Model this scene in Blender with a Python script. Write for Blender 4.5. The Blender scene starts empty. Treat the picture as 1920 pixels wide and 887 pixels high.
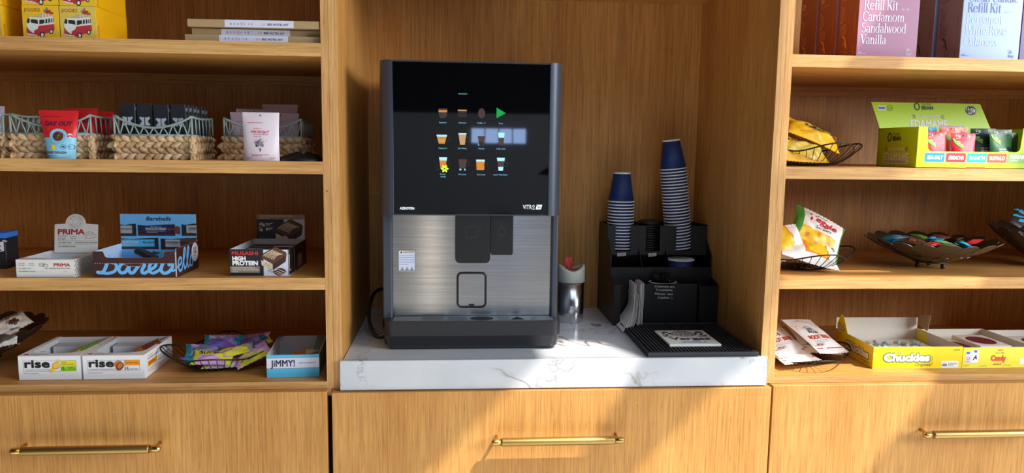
import bpy, bmesh, math, random
from math import sin, cos, pi, radians as rad
from mathutils import Vector, Matrix, Euler

# ------------------------------------------------------------------ camera, sky, lights, exposure
SC = bpy.context.scene
COL = SC.collection
cam_data = bpy.data.cameras.new('camera')
cam = bpy.data.objects.new('camera', cam_data)
COL.objects.link(cam)
cam_data.sensor_fit = 'HORIZONTAL'
cam_data.sensor_width = 36.0
cam_data.lens = 25.6456
cam_data.clip_start = 0.02
CR = Vector((0.99712479, -0.07471628, 0.01263487))
CU = Vector((-0.0034521, 0.12177517, 0.99255171))
CF = Vector((0.07569838, 0.98974153, -0.12116711))
cam.matrix_world = Matrix(((CR.x, CU.x, -CF.x, -0.2508), (CR.y, CU.y, -CF.y, -1.7688), (CR.z, CU.z, -CF.z, 0.5229), (0, 0, 0, 1)))
SC.camera = cam

SC.view_settings.view_transform = 'Standard'
SC.view_settings.look = 'None'
SC.view_settings.gamma = 1.0
SC.view_settings.use_curve_mapping = False
SC.view_settings.exposure = 0.0
SC.cycles.max_bounces = 10
SC.cycles.diffuse_bounces = 6
SC.cycles.glossy_bounces = 4
SC.cycles.use_denoising = True

world = bpy.data.worlds.new('sky')
SC.world = world
world.use_nodes = True
wbg = world.node_tree.nodes['Background']
wbg.inputs['Color'].default_value = (0.62, 0.78, 1.0, 1)
wbg.inputs['Strength'].default_value = 2.0

SUN_DIR = Vector((-0.54, 0.44, -1.0)).normalized()      # the way the sunlight travels
sun_data = bpy.data.lights.new('sun', 'SUN')
sun_data.energy = 6.8
sun_data.angle = rad(0.6)
sun_data.color = (1.0, 0.95, 0.86)
sun = bpy.data.objects.new('sun', sun_data)
COL.objects.link(sun)
sun.rotation_euler = SUN_DIR.to_track_quat('-Z', 'Y').to_euler()

def area_light(name, loc, target, sx, sy, power, color):
    d = bpy.data.lights.new(name, 'AREA')
    d.shape = 'RECTANGLE'
    d.size, d.size_y, d.energy, d.color = sx, sy, power, color
    o = bpy.data.objects.new(name, d)
    COL.objects.link(o)
    o.location = loc
    o.rotation_euler = (Vector(target) - Vector(loc)).to_track_quat('-Z', 'Y').to_euler()
    return o
area_light('skylight_glow', (0.9, -1.9, 2.90), (0.9, -1.9, 0.0), 2.6, 1.1, 15, (0.95, 0.97, 1.0))
area_light('window_glow', (4.4, -2.7, 1.65), (0.0, 0.0, 0.3), 2.4, 1.7, 240, (0.95, 0.98, 1.0))

# ------------------------------------------------------------------ materials
def s2l(c):
    c = c / 255.0
    return c / 12.92 if c <= 0.04045 else ((c + 0.055) / 1.055) ** 2.4
def rgb(c):
    return (s2l(c[0]), s2l(c[1]), s2l(c[2]), 1)
MATS = {}
def mat(name, c=None, rough=0.5, metal=0.0, spec=0.5, emit=0.0, coat=0.0):
    """c in 0..255 display values"""
    if name in MATS: return MATS[name]
    m = bpy.data.materials.new(name)
    m.use_nodes = True
    b = m.node_tree.nodes['Principled BSDF']
    b.inputs['Base Color'].default_value = rgb(c)
    b.inputs['Roughness'].default_value = rough
    b.inputs['Metallic'].default_value = metal
    b.inputs['Specular IOR Level'].default_value = spec
    b.inputs['Coat Weight'].default_value = coat
    if emit:
        b.inputs['Emission Color'].default_value = rgb(c)
        b.inputs['Emission Strength'].default_value = emit
    MATS[name] = m
    return m
def nd(m, t, **kw):
    n = m.node_tree.nodes.new(t)
    for k, v in kw.items(): setattr(n, k, v)
    return n
def ln(m, a, b): m.node_tree.links.new(a, b)
def ramp(m, fac, stops):
    r = nd(m, 'ShaderNodeValToRGB')
    e = r.color_ramp.elements
    e[0].position, e[0].color = stops[0]
    e[1].position, e[1].color = stops[-1]
    for p, c in stops[1:-1]:
        x = e.new(p); x.color = c
    ln(m, fac, r.inputs['Fac'])
    return r
def wood(name, axis, light=(216, 160, 88), dark=(200, 142, 72), pore=(160, 104, 50), rough=0.45, cathedral=0.0):
    m = mat(name, light, rough, spec=0.35)
    b = m.node_tree.nodes['Principled BSDF']
    tc = nd(m, 'ShaderNodeTexCoord')
    def noise(sl, sc, detail=3, dist=0.0, rough_=0.5):
        mp = nd(m, 'ShaderNodeMapping')
        s = [sc, sc, sc]; s['xyz'.index(axis)] = sl
        mp.inputs['Scale'].default_value = s
        ln(m, tc.outputs['Object'], mp.inputs['Vector'])
        n = nd(m, 'ShaderNodeTexNoise')
        n.inputs['Scale'].default_value = 1
        n.inputs['Detail'].default_value = detail
        n.inputs['Distortion'].default_value = dist
        n.inputs['Roughness'].default_value = rough_
        ln(m, mp.outputs['Vector'], n.inputs['Vector'])
        return n
    big = noise(0.9, 11, 3, cathedral)
    fine = noise(6, 240, 2)
    por = noise(22, 620, 1)
    r1 = ramp(m, big.outputs['Fac'], [(0.32, rgb(dark)), (0.66, rgb(light))])
    r2 = ramp(m, fine.outputs['Fac'], [(0.30, rgb((212, 204, 196))), (0.62, (1, 1, 1, 1))])
    r3 = ramp(m, por.outputs['Fac'], [(0.27, rgb(pore)), (0.40, (1, 1, 1, 1))])
    x1 = nd(m, 'ShaderNodeMixRGB', blend_type='MULTIPLY'); x1.inputs[0].default_value = 0.9
    ln(m, r1.outputs[0], x1.inputs[1]); ln(m, r2.outputs[0], x1.inputs[2])
    x2 = nd(m, 'ShaderNodeMixRGB', blend_type='MULTIPLY'); x2.inputs[0].default_value = 0.5
    ln(m, x1.outputs[0], x2.inputs[1]); ln(m, r3.outputs[0], x2.inputs[2])
    ln(m, x2.outputs[0], b.inputs['Base Color'])
    bp = nd(m, 'ShaderNodeBump'); bp.inputs['Strength'].default_value = 0.12; bp.inputs['Distance'].default_value = 0.001
    ln(m, fine.outputs['Fac'], bp.inputs['Height']); ln(m, bp.outputs[0], b.inputs['Normal'])
    return m
wood('oak_upright', 'z')
wood('oak_lengthwise', 'x', cathedral=0.7)
wood('oak_depthwise', 'y')
wood('oak_edge', 'z', light=(224, 176, 114), dark=(208, 156, 96), pore=(180, 130, 84))
wood('oak_lip', 'x', light=(224, 176, 112), dark=(202, 148, 86), pore=(170, 120, 74), cathedral=1.2)

def marble():
    m = mat('marble', (232, 233, 235), 0.18, spec=0.5)
    b = m.node_tree.nodes['Principled BSDF']
    tc = nd(m, 'ShaderNodeTexCoord')
    mp = nd(m, 'ShaderNodeMapping'); mp.inputs['Rotation'].default_value = (0.5, 0.3, 0.6)
    ln(m, tc.outputs['Object'], mp.inputs['Vector'])
    def vein(scale, width, seed, dist):
        n = nd(m, 'ShaderNodeTexNoise', noise_dimensions='4D')
        n.inputs['W'].default_value = seed; n.inputs['Scale'].default_value = scale
        n.inputs['Detail'].default_value = 5; n.inputs['Distortion'].default_value = dist; n.inputs['Roughness'].default_value = 0.6
        ln(m, mp.outputs['Vector'], n.inputs['Vector'])
        s = nd(m, 'ShaderNodeMath', operation='SUBTRACT'); s.inputs[1].default_value = 0.5
        a = nd(m, 'ShaderNodeMath', operation='ABSOLUTE')
        ln(m, n.outputs['Fac'], s.inputs[0]); ln(m, s.outputs[0], a.inputs[0])
        return ramp(m, a.outputs[0], [(0.0, (1, 1, 1, 1)), (width, (0, 0, 0, 1))])
    v1 = vein(1.5, 0.0050, 3.3, 0.5)
    v2 = vein(2.9, 0.0060, 8.3, 0.5)
    msk = nd(m, 'ShaderNodeTexNoise'); msk.inputs['Scale'].default_value = 4.2; msk.inputs['Detail'].default_value = 2
    ln(m, mp.outputs['Vector'], msk.inputs['Vector'])
    mr = ramp(m, msk.outputs['Fac'], [(0.40, (0, 0, 0, 1)), (0.55, (1, 1, 1, 1))])
    cloud = nd(m, 'ShaderNodeTexNoise'); cloud.inputs['Scale'].default_value = 6; cloud.inputs['Detail'].default_value = 4
    ln(m, mp.outputs['Vector'], cloud.inputs['Vector'])
    cr = ramp(m, cloud.outputs['Fac'], [(0.3, rgb((192, 196, 202))), (0.7, rgb((212, 214, 217)))])
    x0 = nd(m, 'ShaderNodeMath', operation='MULTIPLY')
    ln(m, v1.outputs[0], x0.inputs[0]); ln(m, mr.outputs[0], x0.inputs[1])
    x1 = nd(m, 'ShaderNodeMixRGB'); ln(m, x0.outputs[0], x1.inputs[0]); ln(m, cr.outputs[0], x1.inputs[1]); x1.inputs[2].default_value = rgb((120, 98, 78))
    x3 = nd(m, 'ShaderNodeMath', operation='MULTIPLY'); 
    ln(m, v2.outputs[0], x3.inputs[0]); ln(m, mr.outputs[0], x3.inputs[1])
    x4 = nd(m, 'ShaderNodeMath', operation='MULTIPLY'); ln(m, x3.outputs[0], x4.inputs[0]); x4.inputs[1].default_value = 0.6
    x2 = nd(m, 'ShaderNodeMixRGB'); ln(m, x4.outputs[0], x2.inputs[0]); ln(m, x1.outputs[0], x2.inputs[1]); x2.inputs[2].default_value = rgb((120, 120, 130))
    ln(m, x2.outputs[0], b.inputs['Base Color'])
marble()

def brushed(name, c, rough, along, bump=0.25):
    m = mat(name, c, rough, 1.0)
    b = m.node_tree.nodes['Principled BSDF']
    tc = nd(m, 'ShaderNodeTexCoord'); mp = nd(m, 'ShaderNodeMapping')
    mp.inputs['Scale'].default_value = along
    n = nd(m, 'ShaderNodeTexNoise'); n.inputs['Scale'].default_value = 1; n.inputs['Detail'].default_value = 3
    ln(m, tc.outputs['Object'], mp.inputs['Vector']); ln(m, mp.outputs['Vector'], n.inputs['Vector'])
    bp = nd(m, 'ShaderNodeBump'); bp.inputs['Strength'].default_value = bump; bp.inputs['Distance'].default_value = 0.0006
    ln(m, n.outputs['Fac'], bp.inputs['Height']); ln(m, bp.outputs[0], b.inputs['Normal'])
    r = ramp(m, n.outputs['Fac'], [(0.3, (rough * .8,) * 3 + (1,)), (0.7, (rough * 1.2,) * 3 + (1,))])
    ln(m, r.outputs[0], b.inputs['Roughness'])
    return m
def steel():
    m = mat('steel', (176, 174, 172), 0.20, 1.0)
    b = m.node_tree.nodes['Principled BSDF']
    b.inputs['Anisotropic'].default_value = 0.92
    t = nd(m, 'ShaderNodeCombineXYZ'); t.inputs[2].default_value = 1.0      # brushed sideways: reflections smear up and down
    ln(m, t.outputs[0], b.inputs['Tangent'])
    tc = nd(m, 'ShaderNodeTexCoord'); mp = nd(m, 'ShaderNodeMapping'); mp.inputs['Scale'].default_value = (5, 5, 420)
    n = nd(m, 'ShaderNodeTexNoise'); n.inputs['Scale'].default_value = 1; n.inputs['Detail'].default_value = 3
    ln(m, tc.outputs['Object'], mp.inputs['Vector']); ln(m, mp.outputs['Vector'], n.inputs['Vector'])
    r = ramp(m, n.outputs['Fac'], [(0.3, rgb((164, 162, 160))), (0.7, rgb((184, 182, 180)))])
    ln(m, r.outputs[0], b.inputs['Base Color'])
steel()
brushed('steel_bin', (200, 200, 202), 0.22, (400, 400, 3))
brushed('brass', (214, 178, 104), 0.28, (300, 300, 300))
brushed('brass_knurled', (190, 158, 96), 0.42, (900, 900, 900))
mat('plate', (206, 210, 216), 0.40, 1.0)
mat('chrome', (210, 212, 216), 0.15, 1.0)

def speckle(name, c, rough, metal=0.0, scale=900, strength=0.3):
    m = mat(name, c, rough, metal)
    b = m.node_tree.nodes['Principled BSDF']
    tc = nd(m, 'ShaderNodeTexCoord')
    n = nd(m, 'ShaderNodeTexNoise'); n.inputs['Scale'].default_value = scale; n.inputs['Detail'].default_value = 1
    ln(m, tc.outputs['Object'], n.inputs['Vector'])
    bp = nd(m, 'ShaderNodeBump'); bp.inputs['Strength'].default_value = strength; bp.inputs['Distance'].default_value = 0.0005
    ln(m, n.outputs['Fac'], bp.inputs['Height']); ln(m, bp.outputs[0], b.inputs['Normal'])
    return m
speckle('case_grey', (66, 72, 84), 0.42, 0.35)
speckle('tray_grey', (52, 52, 56), 0.30, 0.5, strength=0.15)
speckle('black_plastic', (13, 13, 15), 0.42)
speckle('rubber', (44, 44, 50), 0.6)
speckle('wire_black', (14, 14, 15), 0.45)
speckle('disc_bronze', (98, 88, 76), 0.34, 0.8)
speckle('sage_wire', (140, 156, 150), 0.55)
mat('screen_glass', (4, 4, 6), 0.03, spec=0.6)
mat('gap_black', (6, 6, 6), 0.8)
mat('hole', (25, 18, 15), 0.9)

def wicker():
    m = mat('wicker', (190, 155, 112), 0.65)
    b = m.node_tree.nodes['Principled BSDF']
    tc = nd(m, 'ShaderNodeTexCoord')
    n = nd(m, 'ShaderNodeTexNoise'); n.inputs['Scale'].default_value = 55; n.inputs['Detail'].default_value = 4
    ln(m, tc.outputs['Object'], n.inputs['Vector'])
    r = ramp(m, n.outputs['Fac'], [(0.30, rgb((150, 108, 66))), (0.5, rgb((198, 164, 120))), (0.72, rgb((222, 196, 158)))])
    ln(m, r.outputs[0], b.inputs['Base Color'])
    bp = nd(m, 'ShaderNodeBump'); bp.inputs['Strength'].default_value = 0.4; bp.inputs['Distance'].default_value = 0.001
    n2 = nd(m, 'ShaderNodeTexNoise'); n2.inputs['Scale'].default_value = 260; n2.inputs['Detail'].default_value = 2
    ln(m, tc.outputs['Object'], n2.inputs['Vector'])
    ln(m, n2.outputs['Fac'], bp.inputs['Height']); ln(m, bp.outputs[0], b.inputs['Normal'])
wicker()
def cupblue():
    m = mat('cup_navy', (20, 52, 112), 0.5)
    b = m.node_tree.nodes['Principled BSDF']
    tc = nd(m, 'ShaderNodeTexCoord')
    w = nd(m, 'ShaderNodeTexWave', wave_type='BANDS', bands_direction='DIAGONAL')
    w.inputs['Scale'].default_value = 95; w.inputs['Distortion'].default_value = 6; w.inputs['Detail'].default_value = 0; w.inputs['Detail Scale'].default_value = 0.6
    ln(m, tc.outputs['Object'], w.inputs['Vector'])
    r = ramp(m, w.outputs['Fac'], [(0.2, rgb((14, 40, 94))), (0.8, rgb((26, 62, 128)))])
    ln(m, r.outputs[0], b.inputs['Base Color'])
    bp = nd(m, 'ShaderNodeBump'); bp.inputs['Strength'].default_value = 0.6; bp.inputs['Distance'].default_value = 0.001
    ln(m, w.outputs['Fac'], bp.inputs['Height']); ln(m, bp.outputs[0], b.inputs['Normal'])
cupblue()
def plain(name, c, rough=0.5, **k): return mat(name, c, rough, **k)
for n_, c_, r_ in [
    ('white', (238, 239, 241), .5), ('offwhite', (226, 222, 214), .55), ('paper_white', (246, 246, 244), .7), ('card_inside', (196, 200, 206), .7), ('kraft', (172, 144, 104), .75), ('kraft_dark', (140, 118, 82), .8),
    ('ink', (22, 22, 26), .5), ('grey_ink', (130, 132, 136), .6), ('navy_ink', (26, 32, 66), .5), ('dark_brown', (66, 38, 34), .35), ('choc', (92, 58, 44), .5), ('choc_dark', (60, 36, 28), .5), ('cream', (214, 196, 158), .6), ('tan_stripe', (150, 136, 118), .5),
    ('yellow_box', (236, 190, 40), .45), ('yellow_pale', (222, 196, 84), .45), ('yellow_deep', (240, 176, 8), .45), ('puzzle_red', (178, 62, 44), .5), ('van_red', (190, 58, 62), .4), ('van_white', (222, 222, 216), .5), ('window_dark', (50, 48, 46), .4),
    ('label_lilac', (214, 216, 236), .5), ('orange_ink', (232, 160, 96), .5), ('red_pouch', (206, 36, 40), .35), ('red_dark', (120, 20, 30), .4), ('sky_pouch', (134, 200, 226), .35), ('plum_ink', (96, 18, 48), .5),
    ('deck_black', (34, 36, 42), .35), ('deck_mark', (176, 182, 192), .3), ('deck_edge', (150, 146, 160), .4), ('pink_pouch', (222, 208, 216), .45), ('mauve_pouch', (196, 176, 190), .5), ('rose_ink', (206, 70, 84), .5),
    ('prima_white', (222, 221, 216), .5), ('prima_red', (176, 40, 52), .5), ('bare_blue', (108, 182, 238), .4), ('bare_blue_pale', (180, 206, 236), .5), ('wrap_silver', (170, 170, 176), .35), ('wrap_navy', (32, 40, 82), .35), ('wrap_cyan', (70, 176, 226), .35),
    ('musashi_red', (226, 52, 44), .5), ('lilac_white', (214, 216, 232), .5), ('green_mark', (60, 150, 80), .5), ('lime', (150, 214, 30), .5), ('yellow_ink', (248, 226, 20), .5), ('orange', (248, 156, 16), .5), ('almond', (196, 120, 52), .5), ('almond_dark', (128, 62, 36), .5), ('lemon', (248, 206, 60), .5),
    ('jimmy_blue', (86, 186, 226), .45), ('jimmy_teal', (100, 128, 122), .5), ('kids_purple', (160, 120, 206), .35), ('kids_purple_dark', (120, 84, 178), .35), ('kids_yellow', (226, 226, 70), .35), ('kids_teal', (30, 130, 160), .35), ('kids_pink', (218, 168, 222), .35),
    ('mauve', (176, 128, 152), .25), ('mauve_ink', (232, 224, 238), .4), ('rust', (150, 76, 48), .4), ('rust_ink', (226, 160, 110), .5), ('rust_edge', (150, 92, 96), .35), ('periwinkle', (154, 178, 222), .22), ('peri_ink', (198, 214, 240), .4), ('indigo_ink', (88, 96, 158), .4), ('dusty', (146, 118, 112), .4), ('dusty_ink', (70, 54, 58), .5), ('violet', (104, 78, 136), .4),
    ('eda_green', (176, 214, 16), .4), ('eda_ink', (40, 56, 14), .5), ('eda_white', (226, 226, 214), .5), ('tag_blue', (20, 158, 222), .5), ('tag_red', (236, 54, 56), .5), ('tag_teal', (24, 190, 194), .5), ('tag_orange', (248, 100, 22), .5), ('tag_green', (140, 190, 90), .5), ('snack_red', (206, 36, 56), .35), ('snack_green', (50, 96, 58), .35), ('snack_green_dark', (34, 62, 40), .35), ('snack_orange', (232, 96, 36), .35), ('leaf', (120, 180, 60), .5),
    ('chip_yellow', (242, 190, 40), .3), ('chip_purple', (130, 70, 130), .3), ('chip_dark', (54, 46, 50), .3), ('chip_orange', (240, 140, 40), .35), ('veg_red', (200, 46, 52), .4), ('veg_green', (70, 150, 60), .4), ('veg_yellow', (240, 196, 40), .4),
    ('beer_white', (242, 238, 234), .35), ('beer_red', (200, 62, 44), .4), ('chuck_yellow', (250, 220, 16), .4), ('chuck_green', (70, 110, 70), .5), ('candy_glass', (150, 170, 172), .2), ('candy_red', (120, 40, 46), .4), ('candy_yellow', (242, 232, 70), .45), ('sig_red', (226, 90, 60), .5), ('sig_blue', (50, 120, 220), .5),
    ('bin_lid', (186, 190, 180), .45), ('bin_flap', (112, 84, 66), .3), ('packet_red', (196, 24, 50), .4), ('tile_white', (236, 232, 224), .3), ('tile_brown', (74, 52, 58), .5), ('tile_blue', (90, 170, 220), .5), ('napkin', (232, 228, 224), .8), ('lid_black', (24, 24, 26), .4), ('label_strip', (206, 206, 210), .5),
    ('tan_edge', (196, 176, 146), .7), ('wall_pale', (204, 206, 210), .8), ('wall_grey', (140, 142, 146), .8), ('ceiling_dark', (34, 34, 36), .8), ('floor_grey', (212, 210, 206), .5), ('frame_dark', (30, 30, 32), .5), ('lamp_black', (18, 18, 20), .45), ('lamp_inner', (196, 190, 180), .5), ('brick_tan', (160, 140, 110), .8), ('rubber_emboss', (62, 60, 66), .6),
    ('sticker_head', (226, 224, 200), .5), ('sticker', (206, 216, 240), .5), ('stain_gold', (196, 160, 110), .5)]:
    mat(n_, c_, r_)
for n_, c_, e_ in [('ui_text', (120, 176, 204), .55), ('ui_green', (0, 128, 52), .8), ('ui_amber', (190, 120, 40), .4), ('ui_foam', (150, 205, 214), .55), ('ui_tan', (176, 136, 92), .45), ('ui_brown', (70, 48, 40), .35), ('ui_dark', (40, 28, 28), .3), ('ui_lime', (176, 214, 40), .8), ('ui_cup', (52, 48, 50), .35), ('ui_logo', (214, 226, 232), .7), ('window_sky', (170, 200, 250), 12.0), ('door_sky', (255, 246, 232), 8.0), ('lamp_disc', (250, 246, 236), 3.0)]:
    mat(n_, c_, .3, emit=e_)

# ------------------------------------------------------------------ mesh building
class MB:
    def __init__(s): s.v = []; s.f = []; s.mi = []; s.sm = []; s.mats = []
    def m(s, name):
        if name not in s.mats: s.mats.append(name)
        return s.mats.index(name)
    def add(s, vs, fs, mt, smooth=False):
        b = len(s.v); s.v += [tuple(p) for p in vs]
        for i, f in enumerate(fs):
            s.f.append([b + k for k in f])
            s.mi.append(s.m(mt[i] if isinstance(mt, list) else mt)); s.sm.append(smooth)
    def box(s, a, b, mt, T=None, faces=None):
        """faces: dict like {'-y': material}"""
        x0, y0, z0 = a; x1, y1, z1 = b
        vs = [(x0, y0, z0), (x1, y0, z0), (x1, y1, z0), (x0, y1, z0), (x0, y0, z1), (x1, y0, z1), (x1, y1, z1), (x0, y1, z1)]
        if T is not None: vs = [T @ Vector(p) for p in vs]
        fs = [(3, 2, 1, 0), (4, 5, 6, 7), (0, 1, 5, 4), (2, 3, 7, 6), (3, 0, 4, 7), (1, 2, 6, 5)]
        ms = [(faces or {}).get(k, mt) for k in ('-z', '+z', '-y', '+y', '-x', '+x')]
        s.add(vs, fs, ms)
    def rbox(s, a, b, mt, r=0.003, seg=2, T=None):
        bm = bmesh.new()
        bmesh.ops.create_cube(bm, size=1)
        for v in bm.verts:
            v.co = Vector([a[i] + (v.co[i] + .5) * (b[i] - a[i]) for i in range(3)])
        bmesh.ops.bevel(bm, geom=bm.edges[:], offset=r, segments=seg, affect='EDGES', profile=0.5)
        s.bm(bm, mt, T, smooth=False)
    def bm(s, bm, mt, T=None, smooth=False):
        bm.verts.index_update()
        vs = [(T @ v.co) if T is not None else v.co.copy() for v in bm.verts]
        s.add(vs, [[v.index for v in f.verts] for f in bm.faces], mt, smooth); bm.free()
    def prism(s, pts, P, d, mt, side=None):
        """pts: 2D outline (ccw seen from the front); P(x, y, depth) -> 3D"""
        n = len(pts)
        A = [P(x, y, 0) for x, y in pts]; B = [P(x, y, d) for x, y in pts]
        fs = [list(range(n)), list(range(2 * n - 1, n - 1, -1))] + [(i, n + i, n + (i + 1) % n, (i + 1) % n) for i in range(n)]
        s.add(A + B, fs, [mt, mt] + [side or mt] * n)
    def tube(s, pts, r, mt, seg=8, closed=False, flat=None):
        pts = [Vector(p) for p in pts]; n = len(pts); vs = []; fs = []
        up = Vector((0, 0, 1)); prev = None
        for i, p in enumerate(pts):
            a = pts[i - 1] if (i or closed) else p; b = pts[(i + 1) % n] if (i < n - 1 or closed) else p
            t = (b - a).normalized() if (b - a).length > 1e-9 else Vector((0, 0, 1))
            if prev is None:
                q = up if abs(t.z) < .9 else Vector((1, 0, 0)); e = t.cross(q).normalized()
            else:
                e = (prev - t * prev.dot(t))
                e = e.normalized() if e.length > 1e-6 else t.orthogonal().normalized()
            prev = e; g = t.cross(e)
            rr = r(i / max(1, n - 1)) if callable(r) else r
            for k in range(seg):
                an = 2 * pi * k / seg
                vs.append(p + e * cos(an) * rr + g * sin(an) * rr)
        m_ = n if closed else n - 1
        for i in range(m_):
            j = (i + 1) % n
            for k in range(seg):
                l = (k + 1) % seg
                fs.append((i * seg + k, i * seg + l, j * seg + l, j * seg + k))
        if not closed:
            fs.append(tuple(range(seg - 1, -1, -1))); fs.append(tuple((n - 1) * seg + k for k in range(seg)))
        s.add(vs, fs, mt, True)
    def lathe(s, prof, c, mt, seg=32, smooth=True, T=None):
        """prof: [(r, z)] bottom to top"""
        vs = []; fs = []
        for r, z in prof:
            for k in range(seg):
                a = 2 * pi * k / seg
                p = Vector((c[0] + r * cos(a), c[1] + r * sin(a), c[2] + z))
                vs.append(T @ p if T is not None else p)
        for i in range(len(prof) - 1):
            for k in range(seg):
                l = (k + 1) % seg
                fs.append((i * seg + k, i * seg + l, (i + 1) * seg + l, (i + 1) * seg + k))
        s.add(vs, fs, mt, smooth)
        for i, rev in ((0, True), (len(prof) - 1, False)):
            if prof[i][0] > 1e-6:
                ring = [i * seg + k for k in range(seg)]
                b = len(s.v) - len(vs)
                s.f.append([b + q for q in (ring[::-1] if rev else ring)]); s.mi.append(s.m(mt)); s.sm.append(False)
    def grid(s, rows, mt, smooth=True, closed=False):
        """rows: list of lists of points; mt may be f(i, j) giving the material of a cell"""
        n, k = len(rows), len(rows[0]); b = len(s.v)
        for r in rows: s.v += [tuple(p) for p in r]
        for i in range(n - 1):
            for j in range(k if closed else k - 1):
                l = (j + 1) % k
                s.f.append([b + i * k + j, b + i * k + l, b + (i + 1) * k + l, b + (i + 1) * k + j])
                s.mi.append(s.m(mt(i, j) if callable(mt) else mt)); s.sm.append(smooth)
    def build(s, name, parent=None, loc=(0, 0, 0), rot=(0, 0, 0), label=None):
        me = bpy.data.meshes.new(name)
        me.from_pydata(s.v, [], s.f)
        for x in s.mats: me.materials.append(MATS[x])
        me.polygons.foreach_set('material_index', s.mi)
        me.polygons.foreach_set('use_smooth', s.sm)
        me.update()
        o = bpy.data.objects.new(name, me)
        COL.objects.link(o)
        o.location = loc; o.rotation_euler = rot
        if parent is not None: o.parent = parent
        if label: o['label'] = label
        return o
def empty(name, loc=(0, 0, 0), rot=(0, 0, 0)):
    o = bpy.data.objects.new(name, None); COL.objects.link(o)
    o.location = loc; o.rotation_euler = rot
    return o
def tag(o, label, cat, group=None, kind=None):
    if label: o['label'] = label
    if cat: o['category'] = cat
    if group: o['group'] = group
    if kind: o['kind'] = kind
    return o
def structure(o): o['kind'] = 'structure'; return o
def copy_tree(o, loc=None, rot=None):
    c = o.copy(); COL.objects.link(c)
    for ch in list(o.children):
        d = ch.copy(); COL.objects.link(d); d.parent = c
    if loc is not None: c.location = loc
    if rot is not None: c.rotation_euler = rot
    return c

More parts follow.
